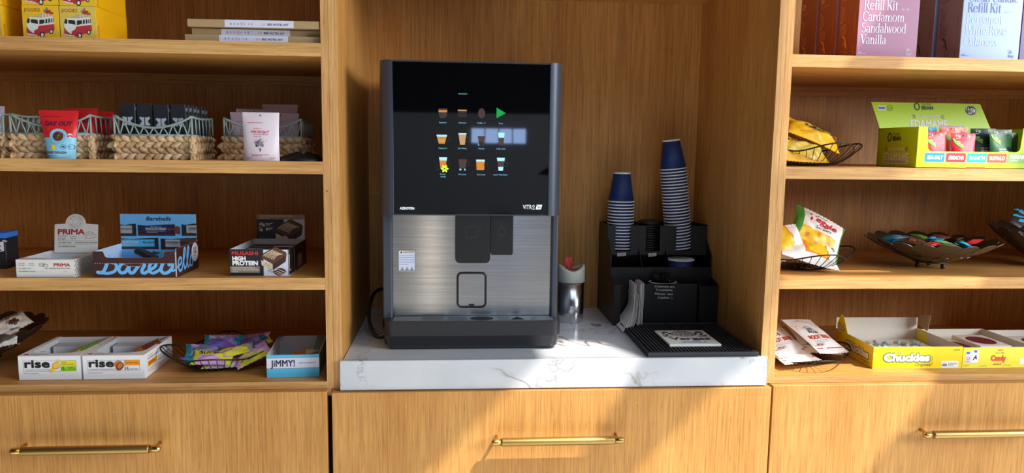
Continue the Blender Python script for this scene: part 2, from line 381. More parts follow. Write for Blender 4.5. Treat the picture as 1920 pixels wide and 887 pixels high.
# ------------------------------------------------------------------ printing: lettering and drawings laid on a surface
TXT = {}
def text_mesh(st, bold):
    k = (st, bold)
    if k not in TXT:
        cu = bpy.data.curves.new('lettering', 'FONT'); cu.body = st; cu.size = 1; cu.offset = bold
        cu.resolution_u = 3; cu.dimensions = '2D'; cu.fill_mode = 'BOTH'
        o = bpy.data.objects.new('lettering', cu)
        me = bpy.data.meshes.new_from_object(o)
        vs = [(v.co.x, v.co.y) for v in me.vertices]; fs = [tuple(p.vertices) for p in me.polygons]
        bpy.data.meshes.remove(me); bpy.data.objects.remove(o); bpy.data.curves.remove(cu)
        TXT[k] = (vs, fs)
    return TXT[k]
CAP = 0.0
class Face:
    """a printable surface; map(x, y, lift) -> 3D point; x right, y up as read"""
    def __init__(s, mb, O=None, U=(1, 0, 0), V=(0, 0, 1), fn=None, lift=0.00025):
        s.mb = mb; s.lift = lift; s.n = 0
        if fn: s.map = fn
        else:
            O = Vector(O); U = Vector(U).normalized(); V = Vector(V).normalized(); N = U.cross(V)
            s.map = lambda x, y, l: O + U * x + V * y + N * l
    def poly(s, pts, mt, lvl=1):
        s.n = (s.n + 1) % 120
        s.mb.add([s.map(x, y, s.lift * (lvl + .005 * s.n)) for x, y in pts], [list(range(len(pts)))], mt)
    def rect(s, x, y, w, h, mt, lvl=1): s.poly([(x, y), (x + w, y), (x + w, y + h), (x, y + h)], mt, lvl)
    def frame(s, x, y, w, h, t, mt, lvl=1):
        s.rect(x, y, w, t, mt, lvl); s.rect(x, y + h - t, w, t, mt, lvl); s.rect(x, y + t, t, h - 2 * t, mt, lvl); s.rect(x + w - t, y + t, t, h - 2 * t, mt, lvl)
    def rrect(s, x, y, w, h, r, mt, lvl=1):
        pts = []
        for cx, cy, a0 in ((x + w - r, y + r, -90), (x + w - r, y + h - r, 0), (x + r, y + h - r, 90), (x + r, y + r, 180)):
            pts += [(cx + r * cos(rad(a0 + q)), cy + r * sin(rad(a0 + q))) for q in (0, 30, 60, 90)]
        s.poly(pts, mt, lvl)
    def ell(s, x, y, rx, ry, mt, lvl=1, n=28, rot=0, wob=0):
        pts = []
        for k in range(n):
            a = 2 * pi * k / n; q = 1 + (wob if k % 2 else 0)
            u, v = rx * q * cos(a), ry * q * sin(a)
            pts.append((x + u * cos(rot) - v * sin(rot), y + u * sin(rot) + v * cos(rot)))
        s.poly(pts, mt, lvl)
    def ring(s, x, y, r, t, mt, lvl=1, n=36, ry=None):
        ry = ry or r
        for k in range(n):
            a, b = 2 * pi * k / n, 2 * pi * (k + 1) / n
            q = (ry - t) / ry; p = (r - t) / r
            s.poly([(x + r * cos(a), y + ry * sin(a)), (x + r * cos(b), y + ry * sin(b)), (x + r * p * cos(b), y + ry * q * sin(b)), (x + r * p * cos(a), y + ry * q * sin(a))], mt, lvl)
    def text(s, st, x, y, h, mt, w=None, bold=0.0, al='L', lvl=2, shear=0.0, rot=0.0):
        vs, fs = text_mesh(st, 0.0)
        if not fs: return
        hv, _ = text_mesh('H', 0.0)
        k = h / (max(p[1] for p in hv) - min(p[1] for p in hv))
        x0 = min(p[0] for p in vs); x1 = max(p[0] for p in vs)
        e = max(0.0, bold) * k
        kx = k if w is None else max(w - 2 * e, w * .5) / (x1 - x0)
        W = (x1 - x0) * kx
        ox = {'L': e, 'C': -W / 2, 'R': -W - e}[al]
        n = 0 if e <= 0 else (4 if bold < .04 else 8)
        for q in range(max(1, n)):     # heavier weights: the same letters printed again with small shifts
            dx, dy = (0, 0) if n == 0 else (e * cos(2 * pi * (q + .5) / n), e * sin(2 * pi * (q + .5) / n))
            out = []
            for px, py in vs:
                u, v = ox + (px - x0) * kx + py * k * shear + dx, py * k + dy
                out.append(s.map(x + u * cos(rot) - v * sin(rot), y + u * sin(rot) + v * cos(rot), s.lift * (lvl + .02 * q)))
            s.mb.add(out, fs, mt)
    def stroke(s, pts, w, mt, lvl=2, closed=False, smooth=True, cap=True):
        if smooth and len(pts) > 2: pts = spline(pts, closed)
        n = len(pts); L = []; R_ = []
        for i in range(n):
            a = pts[i - 1] if (i or closed) else pts[i]; b = pts[(i + 1) % n] if (i < n - 1 or closed) else pts[i]
            dx, dy = b[0] - a[0], b[1] - a[1]; q = math.hypot(dx, dy) or 1
            ww = w(i / max(1, n - 1)) if callable(w) else w
            nx, ny = -dy / q * ww / 2, dx / q * ww / 2
            L.append((pts[i][0] + nx, pts[i][1] + ny)); R_.append((pts[i][0] - nx, pts[i][1] - ny))
        for i in range(n if closed else n - 1):
            j = (i + 1) % n
            s.poly([R_[i], R_[j], L[j], L[i]], mt, lvl)
        if cap and not closed:
            for p, t in ((pts[0], 0), (pts[-1], 1)):
                ww = w(t) if callable(w) else w
                s.ell(p[0], p[1], ww / 2, ww / 2, mt, lvl, 10)
    def lines(s, x, y, w, n, dy, h, mt, lvl=2, seed=1):
        """rows of small print too small to read: short dashes"""
        rnd = random.Random(seed)
        for i in range(n):
            cx = x; e = x + w * (1 if i < n - 1 else .6)
            while cx < e:
                q = min(h * rnd.uniform(1.2, 4.5), e - cx)
                s.rect(cx, y - i * dy, q, h, mt, lvl); cx += q + h * .8
def spline(pts, closed=False, k=6):
    out = []; n = len(pts)
    rng = range(n if closed else n - 1)
    for i in rng:
        p0 = pts[i - 1] if (i or closed) else pts[0]; p1 = pts[i]; p2 = pts[(i + 1) % n]; p3 = pts[(i + 2) % n] if (i + 2 < n or closed) else pts[-1]
        for j in range(k):
            t = j / k
            out.append(tuple(0.5 * ((2 * p1[d]) + (-p0[d] + p2[d]) * t + (2 * p0[d] - 5 * p1[d] + 4 * p2[d] - p3[d]) * t * t + (-p0[d] + 3 * p1[d] - 3 * p2[d] + p3[d]) * t ** 3) for d in range(len(p1))))
    if not closed: out.append(tuple(pts[-1]))
    return out

# serif capitals and small letters for the candle cartons: stems, hairlines, bowls and slab serifs on a unit cap height
def serif(F, st, x, y, h, mt, lvl=2, tight=1.0):
    TK, TH = .105, .035
    X = .66
    def st_(x0, y0, y1, w=TK, sb=True, stp=True):
        F.rect(x + x0 * h, y + y0 * h, w * h, (y1 - y0) * h, mt, lvl)
        if sb: F.rect(x + (x0 - .055) * h, y + y0 * h, (w + .11) * h, TH * h, mt, lvl)
        if stp: F.rect(x + (x0 - .06) * h, y + (y1 - TH) * h, (w + .06) * h, TH * h, mt, lvl)
    def bowl(cx, cy, rx, ry, a0=0, a1=360, tk=TK):
        n = 26
        for i in range(n):
            a, b = rad(a0 + (a1 - a0) * i / n), rad(a0 + (a1 - a0) * (i + 1) / n)
            ix, iy = rx - tk, ry - TH
            F.poly([(x + (cx + rx * cos(a)) * h, y + (cy + ry * sin(a)) * h), (x + (cx + rx * cos(b)) * h, y + (cy + ry * sin(b)) * h), (x + (cx + ix * cos(b)) * h, y + (cy + iy * sin(b)) * h), (x + (cx + ix * cos(a)) * h, y + (cy + iy * sin(a)) * h)], mt, lvl)
    def th(pts, w=TH): F.stroke([(x + a * h, y + b * h) for a, b in pts], w * h, mt, lvl, smooth=len(pts) > 2, cap=False)
    def arch(x0, w):
        bowl(x0 + w / 2, X - .24, w / 2, .24, 0, 180)
        st_(x0 + w - TK, 0, X - .2, stp=False)
    def dg(x0, y0, x1, y1, w): F.poly([(x + (x0 - w / 2) * h, y + y0 * h), (x + (x0 + w / 2) * h, y + y0 * h), (x + (x1 + w / 2) * h, y + y1 * h), (x + (x1 - w / 2) * h, y + y1 * h)][::1 if y1 > y0 else -1], mt, lvl)
    def sf(x0, y0, w=.2): F.rect(x + (x0 - w / 2) * h, y + y0 * h, w * h, TH * h, mt, lvl)
    for ch in st:
        a = .5
        if ch == ' ': a = .24
        elif ch == 'C': bowl(.36, .5, .34, .515, 48, 312); th([(.59, .68), (.60, .95)], .04); a = .66
        elif ch == 'O': bowl(.38, .5, .37, .515); a = .78
        elif ch == 'R': st_(.08, 0, 1); bowl(.24, .74, .29, .26, -90, 90); th([(.14, .49), (.26, .49)]); dg(.34, .5, .58, 0, .15); sf(.6, 0, .16); th([(.14, .985), (.26, .985)]); a = .66
        elif ch == 'B': st_(.08, 0, 1); bowl(.24, .76, .26, .24, -90, 90); bowl(.25, .27, .31, .27, -90, 90); th([(.14, .985), (.25, .985)]); th([(.14, .53), (.25, .53)]); th([(.14, .015), (.25, .015)]); a = .62
        elif ch == 'K': st_(.08, 0, 1); th([(.19, .42), (.52, .98)], .045); sf(.52, .965, .22); dg(.30, .58, .56, 0, .15); sf(.58, 0, .2); a = .66
        elif ch == 'S': bowl(.26, .75, .235, .265, 40, 262); bowl(.25, .26, .245, .275, -140, 82); a = .54
        elif ch == 'V': dg(.33, 0, .1, 1, .14); th([(.33, .02), (.56, .98)], .04); sf(.1, .965, .26); sf(.56, .965, .22); a = .62
        elif ch == 'W': dg(.27, 0, .1, 1, .13); th([(.27, .02), (.44, .98)], .04); dg(.62, 0, .45, 1, .13); th([(.62, .02), (.80, .98)], .04); sf(.1, .965, .24); sf(.45, .965, .2); sf(.8, .965, .2); a = .88
        elif ch in 'li': 
            st_(.08, 0, 1 if ch == 'l' else X); a = .27
            if ch == 'i': F.ell(x + .135 * h, y + .86 * h, .07 * h, .07 * h, mt, lvl, 14)
        elif ch == 'e': bowl(.25, .33, .24, .345, 20, 318); th([(.08, .37), (.47, .37)]); bowl(.25, .37, .235, .3, 0, 60, .1); a = .52
        elif ch == 'a': bowl(.21, .47, .19, .2, 0, 160, .1); st_(.30, .03, .48, .1, False, False); bowl(.19, .18, .17, .195, 60, 320, .1); th([(.36, .03), (.45, .02)], .05); a = .47
        elif ch == 'n': st_(.08, 0, X); arch(.13, .36); a = .58
        elif ch == 'm': st_(.08, 0, X); arch(.13, .34); arch(.42, .34); a = .86
        elif ch == 'h': st_(.08, 0, 1); arch(.13, .36); a = .58
        elif ch == 'r': st_(.08, 0, X); bowl(.32, X - .22, .16, .22, 60, 180, .07); F.ell(x + .38 * h, y + (X - .07) * h, .065 * h, .065 * h, mt, lvl, 12); a = .43
        elif ch == 'd': bowl(.25, .33, .24, .345, 30, 330); st_(.34, 0, 1, sb=False); th([(.34, .017), (.5, .017)]); a = .54
        elif ch == 'b': st_(.06, 0, 1, sb=False); bowl(.29, .33, .24, .345, -150, 150); a = .56
        elif ch == 'o': bowl(.26, .33, .25, .345); a = .55
        elif ch == 'g': bowl(.24, .41, .2, .26); bowl(.24, -.1, .22, .16); th([(.1, .14), (.08, .08), (.2, .05)], .05); th([(.36, .6), (.5, .66)], .05); a = .5
        elif ch == 's': bowl(.19, .49, .165, .175, 40, 262, .09); bowl(.18, .17, .17, .185, -140, 82, .09); a = .4
        elif ch == 't': st_(.12, .05, .84, TK, False, False); th([(.02, X - .02), (.34, X - .02)]); bowl(.26, .12, .14, .135, 180, 300, .08); a = .36
        elif ch == 'w': dg(.2, 0, .07, X, .12); th([(.2, .02), (.33, X)], .035); dg(.46, 0, .33, X, .12); th([(.46, .02), (.6, X)], .035); sf(.07, X - .035, .2); sf(.6, X - .035, .16); a = .66
        elif ch == 'k': st_(.08, 0, 1); th([(.19, .28), (.43, .64)], .04); dg(.27, .4, .46, 0, .13); sf(.47, 0, .18); sf(.42, X - .035, .18); a = .53
        elif ch == 'f': st_(.1, 0, .82, stp=False); th([(.01, X - .02), (.32, X - .02)]); bowl(.27, .78, .17, .23, 40, 180, .09); a = .34
        elif ch == '-': F.rect(x + .02 * h, y + .3 * h, .42 * h, .035 * h, mt, lvl); a = .5
        x += a * h * tight
    return x
# ------------------------------------------------------------------ the room around the photographer
Z1, Z2, Z3, Z4 = 0.758, 0.4836, 0.2038, -0.0549        # tops of the four shelves
FLOOR = -0.92
b = MB(); b.box((-6, -6.2, FLOOR - .05), (6, .9, FLOOR), 'floor_grey'); structure(b.build('floor'))
b = MB(); b.box((-6, .66, FLOOR), (6, .8, 3.6), 'wall_grey'); structure(b.build('wall_back'))
b = MB()      # wall behind the photographer: solid with a strip of four windows and an opening for the added glow strip
def wall_with_holes(b, x0, x1, z0, z1, y0, y1, holes, mt):
    xs = sorted({x0, x1} | {h[0] for h in holes} | {h[1] for h in holes}); zs = sorted({z0, z1} | {h[2] for h in holes} | {h[3] for h in holes})
    for i in range(len(xs) - 1):
        for j in range(len(zs) - 1):
            cx, cz = (xs[i] + xs[i + 1]) / 2, (zs[j] + zs[j + 1]) / 2
            if not any(h[0] < cx < h[1] and h[2] < cz < h[3] for h in holes):
                b.box((xs[i], y0, zs[j]), (xs[i + 1], y1, zs[j + 1]), mt)
WIN = [(-.10, .50, .56, .73)]
GLOW_HOLE = [(-.57, -.45, FLOOR, -.28)]
wall_with_holes(b, -6, 6, FLOOR, .88, -6.2, -6.05, WIN + GLOW_HOLE, 'wall_pale')
b.box((-6, -6.2, .88), (6, -6.05, 3.6), 'ceiling_dark')
structure(b.build('wall_front'))
for i in range(4):
    x0 = -.10 + i * .15
    b = MB()
    b.box((x0, -6.1, .56), (x0 + .15, -6.07, .568), 'offwhite'); b.box((x0, -6.1, .722), (x0 + .15, -6.07, .73), 'offwhite')
    b.box((x0, -6.1, .56), (x0 + .007, -6.07, .73), 'offwhite'); b.box((x0 + .143, -6.1, .56), (x0 + .15, -6.07, .73), 'offwhite')
    b.box((x0 + .007, -6.10, .568), (x0 + .143, -6.09, .722), 'window_sky')
    structure(b.build('window_%d' % (i + 1)))
b = MB(); b.box((-6.1, -6.2, FLOOR), (-6, .9, 3.6), 'wall_grey'); structure(b.build('wall_left'))
b = MB()
wall_with_holes(b, -6.1, .9, FLOOR, 3.6, 0, .1, [(-4.4, -1.7, .3, 2.6)], 'wall_grey')
o = structure(b.build('wall_right', loc=(6, 0, 0), rot=(0, 0, pi / 2)))
o.location = (6.1, 0, 0)

b = MB(); b.box((-.57, -6.16, FLOOR), (-.45, -6.14, -.28), 'door_sky'); b.box((-.45, -6.14, FLOOR), (-.44, -6.10, -.28), 'frame_dark'); structure(b.build('door_1'))  # unseen glowing strip, added to put a bright streak in the steel
for i, (x0, x1) in enumerate(((-.38, -.25), (.18, .34), (-1.5, -1.2))):
    b = MB(); b.box((x0, -6.05, FLOOR), (x1, -5.9, -.2), 'frame_dark'); structure(b.build('trim_%d' % (i + 1)))  # unseen dark bars, added for the dark streaks mirrored in the steel

# roof: dark ceiling; its openings are made up, shaped to throw the sun patches
CEIL = 2.95
def on_ceiling(x, z, y=0.0):
    """where the ray that reaches (x, y, z) crosses the ceiling"""
    t = (CEIL - z) / -SUN_DIR.z
    return (x - SUN_DIR.x * t, y - SUN_DIR.y * t)
from mathutils.geometry import delaunay_2d_cdt
SUNLIT = [   # where the sun falls on the cabinet front (x, z): three slanting patches
    [(-.47, -.46), (-.310, -.294), (-.030, .007), (.18, .42), (.27, .40), (.33, .345), (.215, .005), (.038, -.30), (-.06, -.46)],
    [(.566, .50), (.566, 1.12), (.96, 1.12), (.703, .743), (.57, .50)],
    [(.10, -.46), (.209, -.304), (.422, -.079), (.525, .002), (.60, .25), (.62, .315), (1.04, .285), (1.14, .255), (1.108, .192), (1.006, -.056), (.818, -.318), (.72, -.46)],
    [(.90, .43), (.853, .56), (.853, .746), (.88, .79), (1.32, .785), (1.26, .60), (1.196, .43)]]
holes = [[on_ceiling(x, z, -.01) for x, z in pl] for pl in SUNLIT]
holes.append([(-.4, -4.4), (4.4, -4.4), (4.4, -2.08), (-.4, -2.08)])      # an added opening, so sunlit floor bounces light up at the cabinets
vs = [Vector(p) for p in ((-6.1, -6.2), (6.1, -6.2), (6.1, .9), (-6.1, .9))]; es = [(0, 1), (1, 2), (2, 3), (3, 0)]
for h in holes:
    n0 = len(vs); vs += [Vector(p) for p in h]; es += [(n0 + i, n0 + (i + 1) % len(h)) for i in range(len(h))]
def inside(p, pl):
    r = False
    for i in range(len(pl)):
        a, c = pl[i - 1], pl[i]
        if (a[1] > p[1]) != (c[1] > p[1]) and p[0] < (c[0] - a[0]) * (p[1] - a[1]) / (c[1] - a[1]) + a[0]: r = not r
    return r
ov, oe, of = delaunay_2d_cdt(vs, es, [], 0, 1e-6)[:3]
b = MB()
tri = [f for f in of if not any(inside((sum(ov[i].x for i in f) / len(f), sum(ov[i].y for i in f) / len(f)), h) for h in holes)]
b.add([(p.x, p.y, CEIL) for p in ov], tri, 'ceiling_dark')
structure(b.build('ceiling'))


lp = tag(empty('pendant_lamp', (.62, -4.2, .30)), 'dark cone pendant lamp seen as a reflection in the black touchscreen', 'pendant lamp')
b = MB(); b.lathe([(.19, .0), (.20, .004), (.030, .125), (.030, .16), (.0001, .162)], (0, 0, 0), 'lamp_black', 40); b.lathe([(.188, .002), (.03, .118)], (0, 0, 0), 'lamp_inner', 40); b.build('lamp_shade', lp)
b = MB(); b.lathe([(.0001, .012), (.06, .012), (.06, .02), (.0001, .03)], (0, 0, 0), 'lamp_disc', 30); b.build('bulb', lp)
b = MB(); b.tube([(0, 0, .15), (0, 0, 2.64)], .004, 'lamp_black', 8); b.build('cord', lp)

# ------------------------------------------------------------------ oak casework
def cabinet_side(b, x0, x1, z0, z1, y1): b.box((x0, 0, z0), (x1, y1, z1), 'oak_upright', faces={'-y': 'oak_edge'})
BD = .53                  # depth of the side bays
def shelving(x0, x1, name, label, sides):
    r = tag(empty(name, ((x0 + x1) / 2, 0, Z4 - .018)), label, 'shelving unit')
    inv = Matrix.Translation(-r.location)
    def fin(b, n):
        b.v = [tuple(inv @ Vector(p)) for p in b.v]; return b.build(n, r)
    for s0, s1 in sides:
        b = MB(); cabinet_side(b, s0, s1, Z4 - .018, 1.25, BD + .02); fin(b, 'side_panel')
    b = MB(); b.box((x0, BD, Z4 - .018), (x1, BD + .018, 1.25), 'oak_upright'); fin(b, 'back_panel')
    for z, t in ((Z1, .030), (Z2, .0295), (Z3, .0294), (Z4, .018)):
        b = MB(); b.box((x0, 0, z - t), (x1, BD, z), 'oak_lengthwise', faces={'-y': 'oak_lip'}); fin(b, 'shelf')
    for z in (Z1 - .030, Z2 - .0295, Z3 - .0294):
        b = MB(); b.box((x0, BD - .012, z - .03), (x1, BD, z), 'oak_lengthwise'); fin(b, 'batten')
    b = MB(); b.box((x0, 0, 1.20), (x1, BD, 1.25), 'oak_lengthwise'); fin(b, 'top_panel')
    return r
lb = shelving(-1.82, -.568, 'shelving_unit', 'open oak shelves with wicker baskets and snack boxes, beside the dark drawer gap', ((-.568, -.5506), (-1.84, -1.82)))
rb = shelving(.5674, 1.72, 'shelving_unit', 'open oak shelves with candle cartons, wire bowls and a bright green snack box', ((.5491, .5674), (1.72, 1.74)))
b = MB(); b.ell = None
nm = MB()
F = Face(nm, (-.5593, -.0002, .414), (1, 0, 0), (0, 0, 1)); F.ell(0, 0, .0016, .0016, 'hole'); nm.v = [(x + .0, y, z) for x, y, z in nm.v]
nh = nm.build('nail_hole', lb); nh.location = -lb.location

# coffee niche between the bays
r = tag(empty('coffee_niche', (0, 0, 0)), 'tall oak niche that houses the coffee machine above the marble slab', 'niche')
b = MB(); b.box((-.5500, 0, -.075), (-.53, .60, 1.25), 'oak_upright', faces={'-y': 'oak_edge'}); b.build('side_panel', r)
b = MB(); b.box((.53, 0, -.075), (.5485, .60, 1.25), 'oak_upright', faces={'-y': 'oak_edge'}); b.build('side_panel', r)
b = MB(); b.box((-.53, .5855, -.075), (.53, .604, 1.25), 'oak_upright'); b.build('back_panel', r)
b = MB(); b.box((-.53, .004, .9827), (.53, .5855, 1.02), 'oak_depthwise', faces={'-y': 'oak_lip'}); b.build('top_panel', r)
b = MB(); b.box((-.526, .580, .371), (-.4985, .5855, .3745), 'cream'); b.box((-.502, .58, .3725), (-.499, .586, .3755), 'cream'); b.build('cable_clip', r)

# base cabinets with one drawer each
def handle(parent, x0, x1, z, yface):
    """a knurled bar between two turned end caps on short posts"""
    yb = yface - .037
    h = empty('handle'); h.parent = parent
    b = MB()
    cap = .026; R_ = .0082
    T = Matrix.Translation((x0, yb, z)) @ Matrix.Rotation(pi / 2, 4, 'Y')
    L = x1 - x0
    b.lathe([(.0001, 0), (.0052, 0), (.0052, .002), (R_ - .0006, .003), (R_, .0042), (R_, cap), (.0001, cap)], (0, 0, 0), 'brass', 20, T=T)
    b.build('end_cap', parent); b = MB()
    b.lathe([(.0001, L - cap), (R_, L - cap), (R_, L - .0042), (R_ - .0006, L - .003), (.0052, L - .002), (.0052, L), (.0001, L)], (0, 0, 0), 'brass', 20, T=T)
    b.build('end_cap', parent)
    b = MB()
    b.lathe([(.0001, cap - .001), (.0098, cap - .001), (.0102, cap + .001), (.0102, L - cap - .001), (.0098, L - cap + .001), (.0001, L - cap + .001)], (0, 0, 0), 'brass_knurled', 24, T=T)
    b.build('grip', parent)
    for x in (x0 + .014, x1 - .014):
        b = MB(); b.tube([(x, yface + .001, z), (x, yb, z)], .0042, 'brass', 12); b.build('post', parent)
    bpy.data.objects.remove(h)
def base_cabinet(x0, x1, fx0, fx1, ztop, hx0, hx1, hz, label):
    r = tag(empty('base_cabinet', ((x0 + x1) / 2, 0, FLOOR)), label, 'cabinet')
    inv = Matrix.Translation(-r.location)
    b = MB(); zt = Z4 - .0185 if abs(x0) > 1 or x1 > 1 else -.0755; b.box((x0 + .004, .03, FLOOR + .08), (x1 - .004, .58, zt), 'oak_upright', faces={'-y': 'gap_black'}); b.box((x0, .002, zt - .018), (x1, .03, zt), 'oak_lip'); b.box((x0, .05, FLOOR), (x1, .58, FLOOR + .08), 'gap_black')  # carcass front coloured black to stand in for shade in the drawer gaps
    b.v = [tuple(inv @ Vector(p)) for p in b.v]; b.build('carcass', r)
    b = MB(); b.rbox((fx0, -.021, -.44), (fx1, -.0005, ztop), 'oak_upright', .0008, 1)
    rnd = random.Random(int(fx0 * 100))
    Fs = Face(b, (0, -.0211, 0), (1, 0, 0), (0, 0, 1))
    for k in range(5):
        x = rnd.uniform(fx0 + .1, fx1 - .1); z = rnd.uniform(-.22, -.11)
        Fs.stroke([(x, z), (x + rnd.uniform(-.008, .016), z + rnd.uniform(-.004, .004))], .0007, 'cream', 1, smooth=False)
    b.v = [tuple(inv @ Vector(p)) for p in b.v]; d = b.build('drawer_front', r)
    d2 = empty('x'); d2.parent = d; bpy.data.objects.remove(d2)
    n0 = len(d.children)
    handle(d, hx0, hx1, hz, -.021)
    for c in d.children:
        c.location = inv.translation
    return r
base_cabinet(-1.84, -.5575, -1.84, -.5655, -.0735, -1.287, -.949, -.196, 'oak base cabinet under the basket shelves, its drawer handle in shade')
base_cabinet(-.5555, .5545, -.5535, .553, -.0775, -.1640, .1655, -.195, 'oak base cabinet directly under the marble slab, sunlit drawer with a brass handle')
base_cabinet(.5565, 1.74, .5575, 1.74, -.0735, .946, 1.284, -.196, 'oak base cabinet under the wire bowls and candle cartons')
# marble slab
b = MB(); b.rbox((-.5285, -.004, -.0745), (.5285, .584, 0), 'marble', .0012, 1)
b.rbox((-.5345, -.0125, -.0745), (.5425, -.0005, 0), 'marble', .0010, 1)
tag(b.build('countertop'), 'white marble countertop slab with grey and gold veins in the niche', 'countertop')

# ------------------------------------------------------------------ coffee machine
cm = tag(empty('coffee_machine', (-.21, .06, 0)), 'tall black and steel touchscreen coffee machine on the marble slab', 'coffee machine')
def CMB(b, n, lab=None, parent=None):
    b.v = [(x + .21, y - .06, z) for x, y, z in b.v]; return b.build(n, parent or cm, label=lab)
def column(b, xo, xi, z0, z1, y0, y1, mt, rx=.030, ry=.042):
    """a side column whose outer front corner is generously rounded; xo outer edge, xi inner edge"""
    s = 1 if xi > xo else -1
    pts = [(xi, y0)]
    for k in range(9):
        a = pi / 2 * k / 8
        pts.append((xo + s * (rx - rx * sin(a)), y0 + ry - ry * cos(a)))
    pts += [(xo, y1), (xi, y1)]
    n = len(pts); vs = [(x, y, z0) for x, y in pts] + [(x, y, z1) for x, y in pts]
    b.add(vs, [tuple(range(n)), tuple(range(n, 2 * n))], mt)
    fs = [(i, (i + 1) % n, n + (i + 1) % n, n + i) for i in range(n)]
    b.add(vs, fs[1:9], mt, True); b.add(vs, fs[:1] + fs[9:], mt)
b = MB(); b.rbox((-.436, .075, .352), (.006, .53, .7285), 'case_grey', .006, 2); CMB(b, 'head')
b = MB(); column(b, -.4425, -.4085, .3515, .7315, .0585, .2, 'case_grey'); CMB(b, 'side_column')
b = MB(); column(b, .0125, -.0205, .3515, .7315, .0585, .2, 'case_grey'); CMB(b, 'side_column')
b = MB(); b.box((-.4085, .062, .7275), (-.0205, .2, .7310), 'case_grey'); CMB(b, 'trim_rail'); b = MB(); b.box((-.4085, .062, .3515), (-.0205, .2, .3550), 'case_grey'); CMB(b, 'trim_rail')
b = MB(); b.rbox((-.4078, .0572, .3555), (-.0212, .075, .7270), 'screen_glass', .0008, 1)
F = Face(b, (-.4078, .0571, .3555)); W_, H_ = .3866, .3715
def sp(px, py):   # screen pixels of the photograph -> screen millimetres
    return ((px - 737.5) / 292.5 * W_, (402.5 - py) / 287.5 * H_)
b2 = b
F.rect(0, 0, .0008, H_, 'chrome', 1); F.text('AZKOYEN', *sp(749.5, 394), .0056, 'ui_logo', w=.0355, bold=.03)
F.text('VITR', *sp(982, 392), .0105, 'ui_logo', w=.0225, bold=.0)
F.text('O', *sp(1000.2, 389), .0065, 'ui_logo', w=.0058); F.rect(*sp(1000.2, 392.4), .0058, .0014, 'ui_logo')
x, y = sp(1006.5, 392.3); F.poly([(x, y), (x + .0135, y), (x + .0165, y + .0115), (x + .003, y + .0115)], 'ui_logo'); F.text('55', x + .0042, y + .0024, .0068, 'screen_glass', w=.0085, bold=.02, lvl=3)
rows = [(227, ['Espresso', 'Americano', 'Coffee -/+', 'Start']), (275.5, ['Cappuccino', 'Flat White', 'Mocha', 'Caffe Latte']), (325.2, ['French', 'Chocolate', 'Chai Latte', 'Latte Macchiato'])]
cols = [830, 866.5, 902, 938.5]
for yy, names in rows:
    for cxp, t in zip(cols, names):
        w_ = {'Latte Macchiato': .035, 'Start': .0095, 'Mocha': .0145, 'French': .0135}.get(t, .0018 * len(t) + .003)
        F.text(t, *sp(cxp, yy + 1.6), .0034, 'ui_text', w=w_, al='C')
F.text('Vanilla', *sp(830.5, 331.6), .0034, 'ui_text', w=.0135, al='C')
F.lines(*sp(859, 173.6), .036, 1, .003, .0016, 'ui_text', seed=4)
def g(px, py, pts, m_, l=2): F.poly([(sp(px + a, py + c)) for a, c in pts][::-1], m_, l)
g(830, 206, [(-8, -2), (8, -2), (8, 2), (-8, 2)], 'ui_amber', 3); g(830, 208, [(-8.5, -7), (8.5, -7), (7, 7), (4, 11), (-4, 11), (-7, 7)], 'ui_cup')
g(866, 204, [(-8, -1.2), (8, -1.2), (8, 1.2), (-8, 1.2)], 'ui_tan', 3); g(866, 209, [(-9, -7), (9, -7), (8, 8), (-8, 8)], 'ui_dark')
F.ell(*sp(902, 209), .0085, .0125, 'ui_brown', 2); F.stroke([sp(902.5, 200.5), sp(901, 206), sp(903, 212), sp(902, 218)], .0012, 'ui_dark', 3)
g(938.5, 208, [(-8.5, -10.5), (8.8, 0), (-8.5, 9.8)], 'ui_green')
def mug(px, py, w0, w1, hh, bands, handle=True):
    tot = 0
    for frac, m_ in bands:
        a, c = tot, tot + frac; tot = c
        wa, wc = w0 + (w1 - w0) * a, w0 + (w1 - w0) * c
        g(px, py, [(-wa, -hh + 2 * hh * a), (wa, -hh + 2 * hh * a), (wc, -hh + 2 * hh * c), (-wc, -hh + 2 * hh * c)], m_, 2)
    if handle: F.ring(*sp(px + w0 + 1.6, py), .0055, .0007, 'ui_cup', 2, 20)
mug(828, 259, 10, 5.5, 8.5, [(.22, 'ui_foam'), (.3, 'ui_amber'), (.3, 'ui_tan'), (.18, 'ui_amber')])
mug(866.5, 258, 7.5, 4.5, 11, [(.12, 'ui_foam'), (.88, 'ui_tan')])
mug(902, 261, 7, 4, 9, [(.6, 'ui_brown'), (.4, 'ui_dark')], False); F.rect(*sp(896, 270), .005, .0045, 'ui_text'); F.rect(*sp(904, 270), .003, .0045, 'ui_text')
mug(939.5, 257, 6, 4, 12, [(.4, 'ui_foam'), (.6, 'ui_brown')], False)
mug(830.5, 303.5, 7.5, 5, 10.5, [(.3, 'ui_foam'), (.7, 'ui_amber')])
x, y = sp(833.5, 315); 
for k in range(6): F.ell(x + .0058 * cos(k * pi / 3), y + .0058 * sin(k * pi / 3), .0042, .0026, 'ui_lime', 3, 12, k * pi / 3)
F.stroke([sp(818, 317), sp(823, 315.5)], .0014, 'ui_cup', 2)
mug(867, 305, 8, 5.5, 8.5, [(1, 'ui_brown')]); F.rect(*sp(861, 318), .005, .0045, 'ui_text'); F.rect(*sp(870, 318), .0035, .0045, 'ui_text')
mug(900.5, 307, 8.2, 7, 10, [(.2, 'ui_foam'), (.8, 'ui_amber')])
mug(939, 305.5, 7.6, 4, 12.5, [(.25, 'ui_foam'), (.45, 'ui_brown'), (.3, 'ui_foam')])
CMB(b, 'touchscreen')
